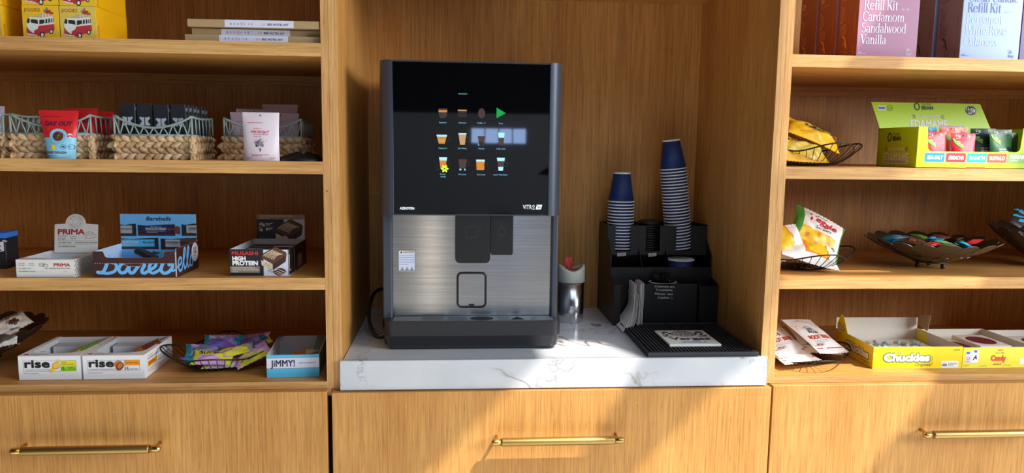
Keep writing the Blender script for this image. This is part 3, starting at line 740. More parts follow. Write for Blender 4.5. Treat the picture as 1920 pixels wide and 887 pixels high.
# lower body
b = MB(); b.rbox((-.440, .125, .004), (.010, .53, .353), 'case_grey', .004, 1); CMB(b, 'lower_body')
b = MB(); b.rbox((-.4395, .100, .078), (-.4165, .14, .3515), 'case_grey', .003, 2); CMB(b, 'side_strip'); b = MB(); b.rbox((-.0025, .100, .078), (.0125, .14, .3515), 'case_grey', .003, 2); CMB(b, 'side_strip')
b = MB()
def steel_y(x): return .118
vs = []
NX = 28
rowsg = []
for i in range(2):
    z = (.0805, .3515)[i]
    rowsg.append([(-.4160 + (.4130) * k / NX,   .1202 + .0003 * (1 - (2 * k / NX - 1) ** 2), z) for k in range(NX + 1)])
b.grid(rowsg, 'steel', True)
sb = CMB(b, 'steel_panel')
b = MB()   # caution sticker
F = Face(b, (-.4005, .1178, .2005)); F.rrect(0, 0, .0425, .0545, .003, 'sticker', 1); F.rrect(.0005, .0455, .0415, .0085, .002, 'sticker_head', 2)
F.text('CAUTION', .011, .0475, .0048, 'ink', w=.028, bold=.01, lvl=3); F.poly([(.004, .0472), (.0095, .0472), (.0068, .0525)], 'ink', 3)
F.lines(.003, .0405, .037, 5, .0058, .0011, 'grey_ink', 3, 7)
for k in range(3):
    x = .004 + k * .0125; F.poly([(x, .0015), (x + .0105, .0015), (x + .0052, .0115)], 'ink', 3); F.poly([(x + .0012, .0022), (x + .0093, .0022), (x + .0052, .0099)], 'sticker_head', 4); F.ell(x + .0053, .0045, .0016, .002, 'ink', 5, 10)
F.frame(0, .001, .0425, .053, .0004, 'navy_ink', 3)
CMB(b, 'caution_sticker')
def spout(x0, x1, z0, z1, y0, r, parent):
    b = MB()
    pts = [(x0, z1), ]
    for k in range(7): a = pi + pi / 2 * k / 6; pts.append((x0 + r + r * cos(a), z0 + r + r * sin(a)))
    for k in range(7): a = 1.5 * pi + pi / 2 * k / 6; pts.append((x1 - r + r * cos(a), z0 + r + r * sin(a)))
    pts.append((x1, z1))
    b.prism(pts, lambda x, z, d: (x, y0 + d, z), .118 - y0, 'black_plastic')
    return b
b = spout(-.2545, -.1655, .2295, .3515, .066, .013, cm)
F = Face(b, (-.2275, .0658, .295)); F.stroke([(0, .028), (.001, .004), (.004, 0), (.024, 0), (.027, .004), (.028, .028)], .0008, 'rubber_emboss', 1, smooth=False); F.stroke([(0, .028), (.037, .028), (.037, .018), (.033, .015), (.029, .015)], .0008, 'rubber_emboss', 1, smooth=False)
CMB(b, 'coffee_spout')
b = spout(-.1635, -.1065, .2485, .3515, .082, .005, cm)
F = Face(b, (-.1355, .0818, .300)); F.stroke([(0, .026), (-.006, .012), (-.0075, .005), (0, -.002), (.0075, .005), (.006, .012)], .0008, 'rubber_emboss', 1, closed=True)
CMB(b, 'water_spout')
b = MB()   # cup-rest door in the steel
F = Face(b, (-.2505, .1200, .103)); 
def rr(x, y, w, h, r, n=6):
    pts = []
    for cx, cy, a0 in ((x + w - r, y + r, -90), (x + w - r, y + h - r, 0), (x + r, y + h - r, 90), (x + r, y + r, 180)):
        pts += [(cx + r * cos(rad(a0 + 90 * q / n)), cy + r * sin(rad(a0 + 90 * q / n))) for q in range(n + 1)]
    return pts
b.tube([(-.2475 + x, .1205, .1045 + z) for x, z in rr(0, 0, .0735, .0905, .011)], .0030, 'black_plastic', 8, closed=True)
F.poly([(.031, .009), (.048, .009), (.045, .004), (.044, .0005), (.036, .0005), (.034, .004)], 'black_plastic', 4)
CMB(b, 'service_door')
# drip tray
b = MB()
rowsg = []
prof = [(.0, .0800), (.0, .0790), (.0005, .0420), (.004, .0360), (.016, .0100), (.024, .0035), (.032, .0020)]
def tray_outline(inset, z):
    r = .022; x0, x1, y0 = -.4345 + inset * .35, .0190 - inset * .35, .0600 + inset
    pts = [(x0, .16, z)]
    for k in range(9): a = pi + pi / 2 * k / 8; pts.append((x0 + r + r * cos(a), y0 + r + r * sin(a), z))
    for k in range(1, 12): pts.append((x0 + r + (x1 - x0 - 2 * r) * k / 12, y0, z))
    for k in range(9): a = 1.5 * pi + pi / 2 * k / 8; pts.append((x1 - r + r * cos(a), y0 + r + r * sin(a), z))
    pts.append((x1, .16, z)); return pts
for ins, z in prof: rowsg.append(tray_outline(ins, z))
b.grid(rowsg, 'tray_grey', False)
top = tray_outline(0, .0800); b.add(top, [list(range(len(top)))], 'tray_grey')
CMB(b, 'drip_tray')
b = MB()
F = Face(b, (0, 0, .0802), (1, 0, 0), (0, 1, 0))
F.poly([(-.412, .0635), (.0, .0635), (.0, .116), (-.412, .116)], 'plate', 1)
for k in range(5):
    for xa, xb in ((-.34, -.285), (-.275, -.225), (-.145, -.115)):
        F.rect(xa + .004 * (k % 2), .0705 + k * .0085, (xb - xa), .0022, 'gap_black', 2)
F.ell(-.185, .089, .030, .021, 'gap_black', 2)
for k in range(7): F.rect(-.211, .073 + k * .005, .052, .0012, 'tray_grey', 3)
F.poly([(-.112, .074), (-.072, .074), (-.092, .108)], 'gap_black', 2)
for k in range(4): F.rect(-.06 + .006 * (k % 2), .0715 + k * .008, .014, .002, 'gap_black', 2)
CMB(b, 'drip_grille')
for x in (-.41, -.01):
    for y in (.13, .49): b = MB(); b.lathe([(.016, 0), (.018, .002), (.014, .006)], (x, y, 0), 'black_plastic', 16); CMB(b, 'foot')
b = MB(); b.tube(spline([(-.43, .43, .05), (-.46, .36, .105), (-.488, .30, .10), (-.492, .235, .045), (-.468, .20, .0055), (-.440, .20, .0055), (-.41, .22, .0055)]), .0048, 'black_plastic', 10)
b.rbox((-.462, .31, .0005), (-.436, .36, .03), 'black_plastic', .004, 2)
CMB(b, 'power_cord')

# ------------------------------------------------------------------ bin
bn = tag(empty('waste_bin', (.0960, .392, 0)), 'small steel swing-lid waste bin with a red wrapper, beside the coffee machine', 'bin')
b = MB(); b.lathe([(.0385, 0), (.0395, .002), (.0395, .124)], (0, 0, 0), 'steel_bin', 40); b.build('body', bn)
b = MB(); 
N = 40; rowsg = []
def lid_z(a): return .158 + .016 * (abs(cos(a)) ** 1.5)
for (r, f_) in ((.0405, 0), (.0415, .02), (.0412, .8), (.0392, 1.0), (.034, 1.0), (.032, .75)):
    rowsg.append([(r * cos(2 * pi * k / N), r * sin(2 * pi * k / N), .1225 + (lid_z(2 * pi * k / N) - .1225) * f_) for k in range(N)])
b.grid(rowsg, 'bin_lid', True, closed=True)
b.build('lid', bn)
b = MB(); rowsg = []
for i in range(9):
    u = i / 8 * 2 - 1; w = .0335 * math.sqrt(max(0, 1 - u * u)) + .0004
    rowsg.append([(w * (j / 6 * 2 - 1), .0335 * u, .153 + .008 * (1 - u * u) * 1.2) for j in range(7)])
b.grid(rowsg, 'bin_flap'); b.build('flap', bn)
b = MB()
rowsg = [[(-.010 + .02 * j / 4 + .001 * sin(i), .005 + .0015 * sin(j * 1.9 + i), .150 + .045 * i / 6) for j in range(5)] for i in range(7)]
b.grid(rowsg, 'packet_red'); rowsg = [[(x, y + .0012, z) for x, y, z in r_] for r_ in rowsg]; b.grid(rowsg, 'packet_red')
tag(b.build('sugar_packet', loc=(.089, .392, 0), rot=(0, 0, .1)), 'red paper packet sticking up out of the small steel bin', 'packet')

# ------------------------------------------------------------------ cup station
og = tag(empty('cup_organizer', (.375, .43, 0)), 'black plastic stepped cup and lid organizer in the niche corner', 'organizer')
def OGB(b, n, lab=None):
    b.v = [(x - .375, y - .43, z) for x, y, z in b.v]; return b.build(n, og, label=lab)
XL, XR = .2145, .5280
prof_ = [(.572, .0), (.572, .287), (.438, .291), (.440, .246), (.388, .202), (.388, .138), (.325, .124), (.325, .0)]
for x in (XL, XR - .003):
    b = MB(); b.prism(prof_, lambda y, z, d: (x + d, y, z), .003, 'black_plastic'); OGB(b, 'side_wall')
b = MB(); b.box((XL, .568, 0), (XR, .572, .287), 'black_plastic'); OGB(b, 'rear_wall')
b = MB()   # front wall with three slots
def slot_wall(b, y, z0, z1, slots, xa, xb, t=.003, tilt=None):
    xs = [xa]
    for s0, s1, zs in slots: 
        b.box((xs[-1], y, z0), (s0, y + t, z1), 'black_plastic'); b.box((s0, y, z0), (s1, y + t, zs), 'black_plastic'); xs.append(s1)
    b.box((xs[-1], y, z0), (xb, y + t, z1), 'black_plastic')
slot_wall(b, .438, .20, .288, [(.2385, .2870, .2085), (.3345, .3790, .2080), (.4300, .4800, .2100)], XL + .003, XR - .003)
OGB(b, 'slotted_front')
b = MB(); b.box((XL + .003, .44, .196), (XR - .003, .568, .200), 'black_plastic'); OGB(b, 'upper_floor')
for x in (.312, .397):
    b = MB(); b.prism([(.568, .2), (.568, .285), (.44, .285), (.44, .2)], lambda y, z, d: (x + d, y, z), .0025, 'black_plastic'); b.prism([(.438, .1), (.438, .215), (.388, .165), (.388, .1)], lambda y, z, d: (x + d, y, z), .0025, 'black_plastic'); OGB(b, 'divider')
b = MB(); b.prism([(.441, .200), (.438, .203), (.388, .160), (.388, .155)][::-1], lambda y, z, d: (XL + .003 + d, y, z), .001, 'black_plastic')
b.box((XL + .003, .385, .092), (XR - .003, .388, .166), 'black_plastic'); b.box((XL + .003, .388, .088), (XR - .003, .568, .092), 'black_plastic'); OGB(b, 'middle_tray')
b = MB(); b.box((XL + .003, .325, .0), (XL + .020, .328, .123), 'black_plastic'); b.box((.300, .322, .0), (.4650, .326, .127), 'black_plastic'); b.box((.470, .318, .0), (.5270, .322, .120), 'black_plastic'); b.box((.470, .322, .0), (.474, .37, .128), 'black_plastic')
b.box((.298, .325, .0), (.301, .38, .120), 'black_plastic'); b.box((XL + .003, .383, .0), (XR - .003, .386, .09), 'black_plastic'); OGB(b, 'lower_front')
b = MB(); F = Face(b, (.2460, .4375, .1985), (1, .02, .06), (0, 0, 1)); F.rect(0, -.0065, .0275, .0105, 'label_strip', 1); F.text('CUPS', .003, -.0042, .0058, 'ink', w=.0215, lvl=2); OGB(b, 'cups_label')
b = MB(); F = Face(b, (.3440, .4375, .1975), (1, .02, .09), (0, 0, 1)); F.rect(0, -.0065, .0255, .0105, 'label_strip', 1); F.text('LIDS', .005, -.0042, .0058, 'ink', w=.0165, lvl=2); OGB(b, 'lids_label')

def paper_cup(name):
    b = MB(); Hc = .0925; R0, R1 = .0262, .0398
    b.lathe([(R0 - .0006, Hc - .0030), (R0, Hc - .0030), (R1, .003), (R1 - .0008, .003), (R0 - .001, Hc - .008)][::-1], (0, 0, 0), 'cup_navy', 40)
    o = b.build(name)
    b = MB(); b.tube([(R1 * cos(2 * pi * k / 36) * 1.012, R1 * sin(2 * pi * k / 36) * 1.012, .0022) for k in range(36)], .0019, 'paper_white', 8, closed=True); b.build('rim', o)
    b = MB(); b.lathe([(R0 - .0010, Hc - .0052), (R0 + .0010, Hc - .0042), (R0 + .0010, Hc), (R0 - .0016, Hc), (R0 - .003, Hc - .004), (.0001, Hc - .004)], (0, 0, 0), 'paper_white', 36); b.build('base', o)
    return o
cup0 = paper_cup('paper_cup')
def cup_stack(x, y, z, n, lean, label, toplabel, group, pitch, first=None):
    d = Vector((lean, 0, 1)).normalized()
    rot = Vector((0, 0, 1)).rotation_difference(d).to_euler()
    for i in range(n):
        c = first if (i == 0 and first) else copy_tree(cup0)
        c.location = Vector((x, y, z)) + d * pitch * i
        c.rotation_euler = rot
        tag(c, label, 'cup', group) if i < n - 1 else tag(c, toplabel, 'cup')
cup_stack(.2630, .483, .2115, 16, 0.0, 'navy paper cup nested inside the shorter stack over the cups label', 'topmost navy paper cup of the shorter stack', 'nested cups of the shorter stack', .00975, cup0)
cup_stack(.4545, .483, .2120, 27, -.115, 'navy paper cup nested inside the taller leaning stack', 'topmost navy paper cup of the taller leaning stack', 'nested cups of the taller stack', .00965)
# lone upright cup in the middle tray
b = MB(); R1 = .0415
b.lathe([(.0001, .0), (.030, .0), (.030, .003), (R1 - .0012, .092), (R1 - .002, .092), (.029, .006), (.0001, .006)], (0, 0, 0), 'cup_navy', 40)
c = b.build('paper_cup', loc=(.4430, .430, .0925))
tag(c, 'open navy paper cup standing upright in the organizer tray below the taller stack', 'cup')
b = MB(); b.tube([(R1 * cos(2 * pi * k / 36), R1 * sin(2 * pi * k / 36), .092) for k in range(36)], .0022, 'paper_white', 8, closed=True)
b.lathe([(R1 - .0022, .091), (.0305, .010), (.0001, .009)], (0, 0, 0), 'paper_white', 36); b.build('rim', c)
# black lids
lid = MB(); lid.lathe([(.0345, 0), (.0350, .0015), (.0345, .004), (.0315, .0045), (.0305, .010), (.0295, .0105), (.0280, .0085), (.0001, .0085)], (0, 0, 0), 'lid_black', 36)
l0 = lid.build('cup_cover')
for i in range(13):
    o = l0 if i == 0 else copy_tree(l0)
    o.location = (.3535 + .0004 * (i % 3), .4830, .2005 + .0075 * i)
    if i < 12: tag(o, 'black plastic cup lid nested in the lid stack between the cup stacks', 'lid', 'nested cup lids')
    else: tag(o, 'topmost black plastic cup lid of the lid stack', 'lid')
# paper napkins in the lower left slot
rnd = random.Random(3)
def napkin(x0, curl, z0, z1, y0, y1, label, group, jag):
    b = MB(); n = 12; A = []; B = []
    for i in range(n + 1):
        t = i / n; z = z0 + (z1 - z0) * t
        q = max(0, 1 - t * 1.6)
        dx = -curl * q * q + jag * sin(t * 7 + x0 * 900) * .0012
        dy = -.055 * q * q * (curl / .04)
        A.append([(x0 + dx, y0 + dy, z), (x0 + dx + .001, (y0 + y1) / 2 + dy * .6, z), (x0 + dx, y1, z)])
        B.append([(x0 + dx + .0011, y0 + dy, z), (x0 + dx + .0021, (y0 + y1) / 2 + dy * .6, z), (x0 + dx + .0011, y1, z)])
    b.grid(A, 'napkin'); b.grid(B, 'napkin')
    for R in ((A, B),):
        for i in range(n):
            b.add([A[i][0], B[i][0], B[i + 1][0], A[i + 1][0]], [(0, 1, 2, 3)], 'napkin')
        b.add([A[n][0], A[n][1], A[n][2], B[n][2], B[n][1], B[n][0]], [(0, 1, 4, 5), (1, 2, 3, 4)], 'napkin')
        b.add([A[0][0], A[0][1], A[0][2], B[0][2], B[0][1], B[0][0]], [(0, 1, 4, 5), (1, 2, 3, 4)], 'napkin')
    return tag(b.build('napkin'), label, 'napkin', group)
for k in range(6):
    napkin(.2680 + k * .0024, .046 - k * .0052, .0035 + .0008 * k, .098 + .010 * rnd.random() + (.028 if k in (1, 2) else 0), .300, .37, 'white paper napkin curling out to the side in the organizer slot', 'curled napkins', 1.0)
for k in range(5):
    napkin(.2868 + k * .0024, .013 - .0025 * k, .0045, .128 + .005 * rnd.random(), .300, .37, 'white paper napkin standing upright in the organizer slot', 'upright napkins', .6)
# round tub behind the handwritten card
tb = tag(empty('round_tub', (.371, .3620, .083)), 'round black tub with a pale rim behind the handwritten card', 'tub')
b = MB(); b.lathe([(.024, 0), (.0330, .040), (.0315, .040), (.023, .003), (.0001, .003)], (0, 0, 0), 'lid_black', 32); b.build('bowl', tb)
b = MB(); b.tube([(.0415 * cos(2 * pi * k / 36), .0300 * sin(2 * pi * k / 36), .0425) for k in range(36)], .0013, 'napkin', 8, closed=True); b.build('rim', tb)
b = MB(); 
for k in range(26):
    a = 2 * pi * k / 26; b.tube([(.006 * cos(a), .004 * sin(a), .055), (.026 * cos(a), .018 * sin(a), .0655), (.034 * cos(a), .024 * sin(a), .045)], .0016, 'lid_black', 5)
b.build('stirrers', tb)
# card
b = MB(); b.box((0, 0, 0), (.0640, .0008, .0470), 'black_plastic')
F = Face(b, (0, -.0002, 0)); 
F.text('Creamers are', -.0005, .0385, .0058, 'paper_white', w=.0600, shear=.1); F.text('available', .0125, .0285, .0052, 'paper_white', w=.0420, shear=.1)
F.ring(.0075, .0310, .0024, .0006, 'paper_white', 2, 14); F.ell(.0062, .0345, .0006, .0006, 'paper_white', 2, 8); F.ell(.0088, .0345, .0006, .0006, 'paper_white', 2, 8)
F.text('Please  see', .0020, .0165, .0056, 'paper_white', w=.0540, shear=.1); F.text('Cashier', .0120, .0050, .0056, 'paper_white', w=.0360, shear=.1)
F.stroke([(.0525, .0060), (.0550, .0040), (.0580, .0060)], .0007, 'paper_white'); F.ell(.0535, .0100, .0007, .0007, 'paper_white', 2, 8); F.ell(.0570, .0100, .0007, .0007, 'paper_white', 2, 8)
tag(b.build('notice_card', loc=(.3330, .3190, .0790), rot=(0, rad(1.5), 0)), 'small black card with white handwriting about creamers, stuck on the organizer', 'sign')
# bar mat
b = MB(); b.rbox((.2330, -.0045, .0004), (.5205, .3110, .0060), 'rubber', .002, 1)
b.rbox((.2320, -.0060, .0004), (.5215, .0040, .0125), 'rubber', .002, 2); b.rbox((.2320, .302, .0004), (.5215, .3120, .0125), 'rubber', .002, 1)
b.rbox((.2323, -.0035, .0004), (.2405, .3100, .0122), 'rubber', .002, 1); b.rbox((.513, -.0035, .0004), (.5212, .3100, .0122), 'rubber', .002, 1)
x = .2450
while x < .511:
    b.box((x, .004, .005), (x + .0052, .302, .0115), 'rubber'); x += .0098
F = Face(b, (.330, -.0062, .0035)); F.text('INNOVATIVE MARKETING', 0, 0, .0052, 'rubber_emboss', w=.095, bold=.01)
tag(b.build('bar_mat'), 'black ribbed rubber bar mat on the front corner of the slab', 'mat')
# tile on the mat
b = MB(); b.rbox((0, 0, 0), (.1390, .1480, .0065), 'tile_white', .0012, 1)
F = Face(b, (0, 0, .0065), (1, 0, 0), (0, 1, 0))
F.text('Vargas', .018, .046, .024, 'tile_brown', w=.110, bold=.04); F.text('VODKA', .038, .014, .015, 'tile_blue', w=.074, bold=.03)
cx, cy = .0690, .1080
for q in (.030, .026, .019): F.ring(cx, cy, q * 1.12, .0018, 'tile_brown', 1, 30, ry=q)
for k in range(8):
    a = k * pi / 4; F.stroke([(cx + .006 * cos(a), cy + .006 * sin(a)), (cx + .027 * cos(a + .3), cy + .025 * sin(a + .3))], .0028, 'tile_brown', 2, smooth=False)
for s in (-1, 1):
    F.stroke([(cx + s * .032, cy - .012), (cx + s * .042, cy + .012), (cx + s * .055, cy + .004), (cx + s * .046, cy - .012), (cx + s * .058, cy - .026)], .006, 'tile_brown', 2)
    F.stroke([(cx + s * .036, cy - .026), (cx + s * .050, cy - .030), (cx + s * .061, cy - .014)], .0035, 'tile_brown', 2)
    F.ell(cx + s * .046, cy + .018, .008, .006, 'tile_brown', 2, 12); F.stroke([(cx + s * .050, cy + .020), (cx + s * .062, cy + .022)], .004, 'tile_brown', 2)
tag(b.build('coaster_tile', loc=(.3035, .0480, .0117)), 'square white tile with a brown crest lying on the ribbed bar mat', 'tile')
# ------------------------------------------------------------------ builders for goods
def open_box(b, w, d, hf, hb, out, inn, t=.0012, edge=None, sides=None, base=True):
    """open carton: origin at the lower left front corner, front towards -y"""
    e = edge or inn; sd = sides or out
    if base: b.box((0, 0, 0), (w, d, t), inn)
    b.box((0, 0, 0), (w, t, hf), e, faces={'-y': out, '+y': inn, '-x': out, '+x': out})
    b.box((0, d - t, 0), (w, d, hb), e, faces={'-y': inn, '+y': out})
    for x0, ms in ((0, (sd, inn)), (w - t, (inn, sd))):
        vs = [(x0, t, 0), (x0, d - t, 0), (x0, d - t, hb), (x0, t, hf), (x0 + t, t, 0), (x0 + t, d - t, 0), (x0 + t, d - t, hb), (x0 + t, t, hf)]
        b.add(vs, [(0, 3, 2, 1), (4, 5, 6, 7), (3, 7, 6, 2), (0, 1, 5, 4)], [ms[0], ms[1], e, e])
def bag_fn(w, h, t, seed=0, crumple=.0025, pinch=.06):
    rnd = random.Random(seed); ph = [rnd.uniform(0, 6.28) for _ in range(6)]
    def S(u, v, side):
        e = (max(0, sin(pi * u)) ** .55) * (max(0, sin(pi * min(1, max(0, (v - .07) / .86)))) ** .6)
        x = (u - .5) * w * (1 - pinch * sin(pi * v))
        y = (v - .5) * h
        c = crumple * (sin(9 * u + ph[0] + 3 * v) * sin(11 * v + ph[1]) + .6 * sin(23 * u + ph[2]) * sin(17 * v + 5 * u + ph[3])) * min(1, e * 1.6)
        z = side * t / 2 * e + c + .25 * t * sin(3.1 * u + ph[4]) * sin(2.7 * v + ph[5]) * .5
        return Vector((x, y, z))
    return S
def pillow_bag(w, h, t, zone, seed=0, crumple=.0025, n=18, art=None, zigzag=True, back=None):
    b = MB(); S = bag_fn(w, h, t, seed, crumple)
    us = [i / n for i in range(n + 1)]
    for side in (1, -1):
        rows = []
        for j in range(n + 1):
            v = j / n
            row = []
            for i, u in enumerate(us):
                p = S(u, v, side)
                if zigzag and j in (0, n) and i % 2: p.y += .0025 * (1 if j == 0 else -1)
                p.z += side * .0002
                row.append(p)
            rows.append(row)
        zf = (lambda i, j: zone((j + .5) / n, (i + .5) / n)) if side > 0 else (lambda i, j: (back or zone)((j + .5) / n, (i + .5) / n))
        b.grid(rows, zf, True)
    if art:
        def mp(x, y, l):
            u = min(1, max(0, x / w)); v = min(1, max(0, y / h)); e = .01
            p = S(u, v, 1); du = S(min(1, u + e), v, 1) - S(max(0, u - e), v, 1); dv = S(u, min(1, v + e), 1) - S(u, max(0, v - e), 1)
            return p + du.cross(dv).normalized() * (l + .0009)
        art(Face(b, fn=mp, lift=.0002))
    return b
def pouch(wb, wt, h, bulge, zone, art, seed=0, n=16, hole=True, gus=.12):
    """stand-up pouch: flat sealed top, swelling belly, origin at the middle of the foot; front towards -y"""
    b = MB(); rnd = random.Random(seed); ph = [rnd.uniform(0, 6) for _ in range(4)]
    def S(u, v, side):
        w = wb + (wt - wb) * v
        belly = bulge * (1 - v) ** .8 * (1 if v > .04 else .85) * (.75 + .25 * sin(min(1, v * 3) * pi / 2))
        x = (u - .5) * w * (1 - .03 * sin(pi * v))
        e = max(0, 1 - (2 * u - 1) ** 2) ** .6
        y = side * belly * e + .0012 * sin(5 * u + ph[0]) * sin(7 * v + ph[1]) * (1 if v < .98 else .4) + .0012 * sin(4 * u + ph[2]) * v
        return Vector((x, y, v * h))
    for side in (-1, 1):
        rows = [[S(i / n, j / n, side) + Vector((0, side * .0003, 0)) for i in range(n + 1)] for j in range(n + 1)]
        b.grid(rows, lambda i, j: zone((j + .5) / n, (i + .5) / n), True)
    b.add([S(i / n, 0, -1) for i in range(n + 1)] + [S(i / n, 0, 1) for i in range(n, -1, -1)], [list(range(2 * n + 2))], zone(.5, .02))
    if art:
        def mp(x, y, l):
            v = min(1, max(0, y / h)); w = wb + (wt - wb) * v
            u = min(1, max(0, (x + w / 2) / w)); e = .01
            p = S(u, v, -1); du = S(min(1, u + e), v, -1) - S(max(0, u - e), v, -1); dv = S(u, min(1, v + e), -1) - S(u, max(0, v - e), -1)
            return p + du.cross(dv).normalized() * (l + .0007)
        art(Face(b, fn=mp, lift=.0002))
    return b
def wire_bowl(loc, R, H, rot, label, rb=.05, ribs=44, wave=.011, point=.10, tilt=(0, 0)):
    o = tag(empty('wire_bowl', loc, (tilt[0], tilt[1], rot)), label, 'bowl', 'black wire snack bowls')
    def rim(a): return (R * (1 - point + point * cos(4 * a)), H + wave * cos(4 * a))
    b = MB(); b.tube([(rim(2 * pi * k / 96)[0] * cos(2 * pi * k / 96), rim(2 * pi * k / 96)[0] * sin(2 * pi * k / 96), rim(2 * pi * k / 96)[1]) for k in range(96)], .0020, 'wire_black', 8, closed=True); b.build('rim', o)
    b = MB()
    for k in range(ribs):
        a = 2 * pi * k / ribs; rr, zz = rim(a); pts = []
        for q in range(8):
            t = q / 7; r = rb + (rr - rb) * (t ** .8); pts.append((r * cos(a), r * sin(a), .003 + (zz - .003) * t ** 1.5))
        b.tube(pts, .0010, 'wire_black', 5)
    b.build('ribs', o)
    b = MB()
    for q in (rb, rb * .6, rb * .25): b.tube([(q * cos(2 * pi * k / 40), q * sin(2 * pi * k / 40), .0022) for k in range(40)], .0018, 'wire_black', 6, closed=True)
    for k in range(8): b.tube([(0, 0, .0026), (rb * cos(k * pi / 4), rb * sin(k * pi / 4), .0026)], .0012, 'wire_black', 5)
    b.build('base_ring', o)
    return o
def disc_bowl(loc, R, H, label, rot=0.0, rx=1.0, tiltx=0.0):
    o = tag(empty('disc_bowl', loc, (tiltx, 0, rot)), label, 'bowl', 'bowls made of overlapping metal discs')
    b = MB(); rnd = random.Random(5)
    def ringz(t): return .016 + (H - .016) * t ** 1.7
    rings = [(t, n, 2 * pi * R * t / n * 1.22) for t, n in ((.26, 8), (.47, 12), (.68, 15), (.89, 18))]
    for q, (t, n, dr) in enumerate(rings):
        for k in range(n):
            a = 2 * pi * (k + .5 * (q % 2)) / n
            e = .02
            def P(t_): r = R * t_; return Vector((r * cos(a) * rx, r * sin(a), ringz(t_)))
            c = P(t); tv = (P(t + e) - P(t - e)).normalized(); sv = Vector((-sin(a), cos(a), 0)); N = sv.cross(tv).normalized()
            dd = dr * rnd.uniform(.86, 1.06) / 2
            ring = [c + N * (.0012 * (q % 2) + .0004 * (k % 3)) + tv * dd * cos(2 * pi * m / 22) + sv * dd * sin(2 * pi * m / 22) for m in range(22)]
            bk = [p + N * .0014 for p in ring]
            b.add(ring + bk, [tuple(range(22)), tuple(range(43, 21, -1))] + [(m, 22 + m, 22 + (m + 1) % 22, (m + 1) % 22) for m in range(22)], 'disc_bronze')
    b.lathe([(.0001, .0150), (.042 * R / .16, .0150), (.046 * R / .16, .0185), (.0001, .0165)], (0, 0, 0), 'disc_bronze', 30)
    b.build('disc_shell', o)
    for k in range(3):
        a = -pi / 2 + .5 + 2 * pi * k / 3
        b = MB(); b.lathe([(.0001, 0), (.0050, .0007), (.0062, .004), (.0055, .009), (.003, .0165)], (.036 * cos(a), .036 * sin(a), 0), 'wire_black', 14); b.build('foot', o)
    return o
def basket(x0, x1, y0, y1, z, label):
    w, d = x1 - x0, y1 - y0
    o = tag(empty('wicker_basket', ((x0 + x1) / 2, y0, z)), label, 'basket', 'wicker baskets with sage wire rims')
    b = MB(); rnd = random.Random(int(x0 * 1000))
    h = .0555; rows = 4; rh = h / rows
    def strand(c, ax, L, tilt, r):
        bm = bmesh.new(); bmesh.ops.create_uvsphere(bm, u_segments=10, v_segments=6, radius=1)
        M = Matrix.Translation(c) @ Matrix.Rotation(ax, 4, 'Z') @ Matrix.Rotation(tilt, 4, 'Y') @ Matrix.Rotation(.25, 4, 'Z') @ Matrix.Diagonal((L / 2, r * .62, r, 1))
        b.bm(bm, 'wicker', M, smooth=True)
    for (ax, ln_, px, py, sx, sy) in ((0, w, -w / 2, .006, 1, 0), (0, w, -w / 2, d - .006, 1, 0), (pi / 2, d, -w / 2 + .006, 0, 0, 1), (pi / 2, d, w / 2 - .006, 0, 0, 1)):
        n = max(4, round(ln_ / .0205))
        for r_ in range(rows):
            for k in range(n + 1):
                s = (k + .5 * (r_ % 2)) / n * ln_
                if s > ln_ - .003: continue
                strand(Vector((px + sx * s + (.0 if sx else 0), py + sy * s, rh * (r_ + .5) + rnd.uniform(-.0008, .0008))), ax, .033 * rnd.uniform(.9, 1.1), (.42 if r_ % 2 else -.42) * rnd.uniform(.8, 1.2), .0078 * rnd.uniform(.92, 1.1))
    for cx in (-w / 2 + .006, w / 2 - .006):
        for cy in (.006, d - .006):
            for r_ in range(rows): strand(Vector((cx, cy, rh * (r_ + .5))), pi / 4 if (cx > 0) != (cy > .02) else -pi / 4, .020, .25 * (1 if r_ % 2 else -1), .0078)
    b.box((-w / 2 + .008, .008, .002), (w / 2 - .008, d - .008, .006), 'wicker')
    for a_, c_ in (((-w / 2 + .007, .007), (w / 2 - .007, .0085)), ((-w / 2 + .007, d - .0085), (w / 2 - .007, d - .007)), ((-w / 2 + .007, .007), (-w / 2 + .0085, d - .007)), ((w / 2 - .0085, .007), (w / 2 - .007, d - .007))):
        b.box((a_[0], a_[1], .003), (c_[0], c_[1], h - .004), 'wicker')
    b.build('woven_body', o)
    b = MB(); z0, z1 = h + .0015, .1020
    c0 = [(-w / 2 + .004, .004), (w / 2 - .004, .004), (w / 2 - .004, d - .004), (-w / 2 + .004, d - .004)]
    b.tube([(x, y, z0) for x, y in c0], .0032, 'sage_wire', 8, closed=True)
    def dip(t, dp): return z1 - dp * (sin(pi * t) ** .9)
    for i in range(4):
        p, q = c0[i], c0[(i + 1) % 4]
        dp = .027 if i % 2 == 0 else .004
        pts = [(p[0] + (q[0] - p[0]) * k / 20, p[1] + (q[1] - p[1]) * k / 20, dip(k / 20, dp)) for k in range(21)]
        b.tube(pts, .0027, 'sage_wire', 8)
        n = 8 if i % 2 == 0 else 6
        for k in range(n):
            ta, tb_ = k / n, (k + .55) / n
            fa = lambda t: (p[0] + (q[0] - p[0]) * t, p[1] + (q[1] - p[1]) * t)
            if i % 2 == 0:
                b.tube([(*fa(ta), dip(ta, dp)), (*fa(tb_), z0)], .0016, 'sage_wire', 6); b.tube([(*fa(tb_), z0), (*fa((k + 1) / n), dip((k + 1) / n, dp))], .0016, 'sage_wire', 6)
            else:
                b.tube([(*fa(ta), dip(ta, dp)), (*fa(ta + .03), z0)], .0016, 'sage_wire', 6)
        b.tube([(*p, z0), (*p, z1)], .0024, 'sage_wire', 8)
    b.build('wire_rim', o)
    return o

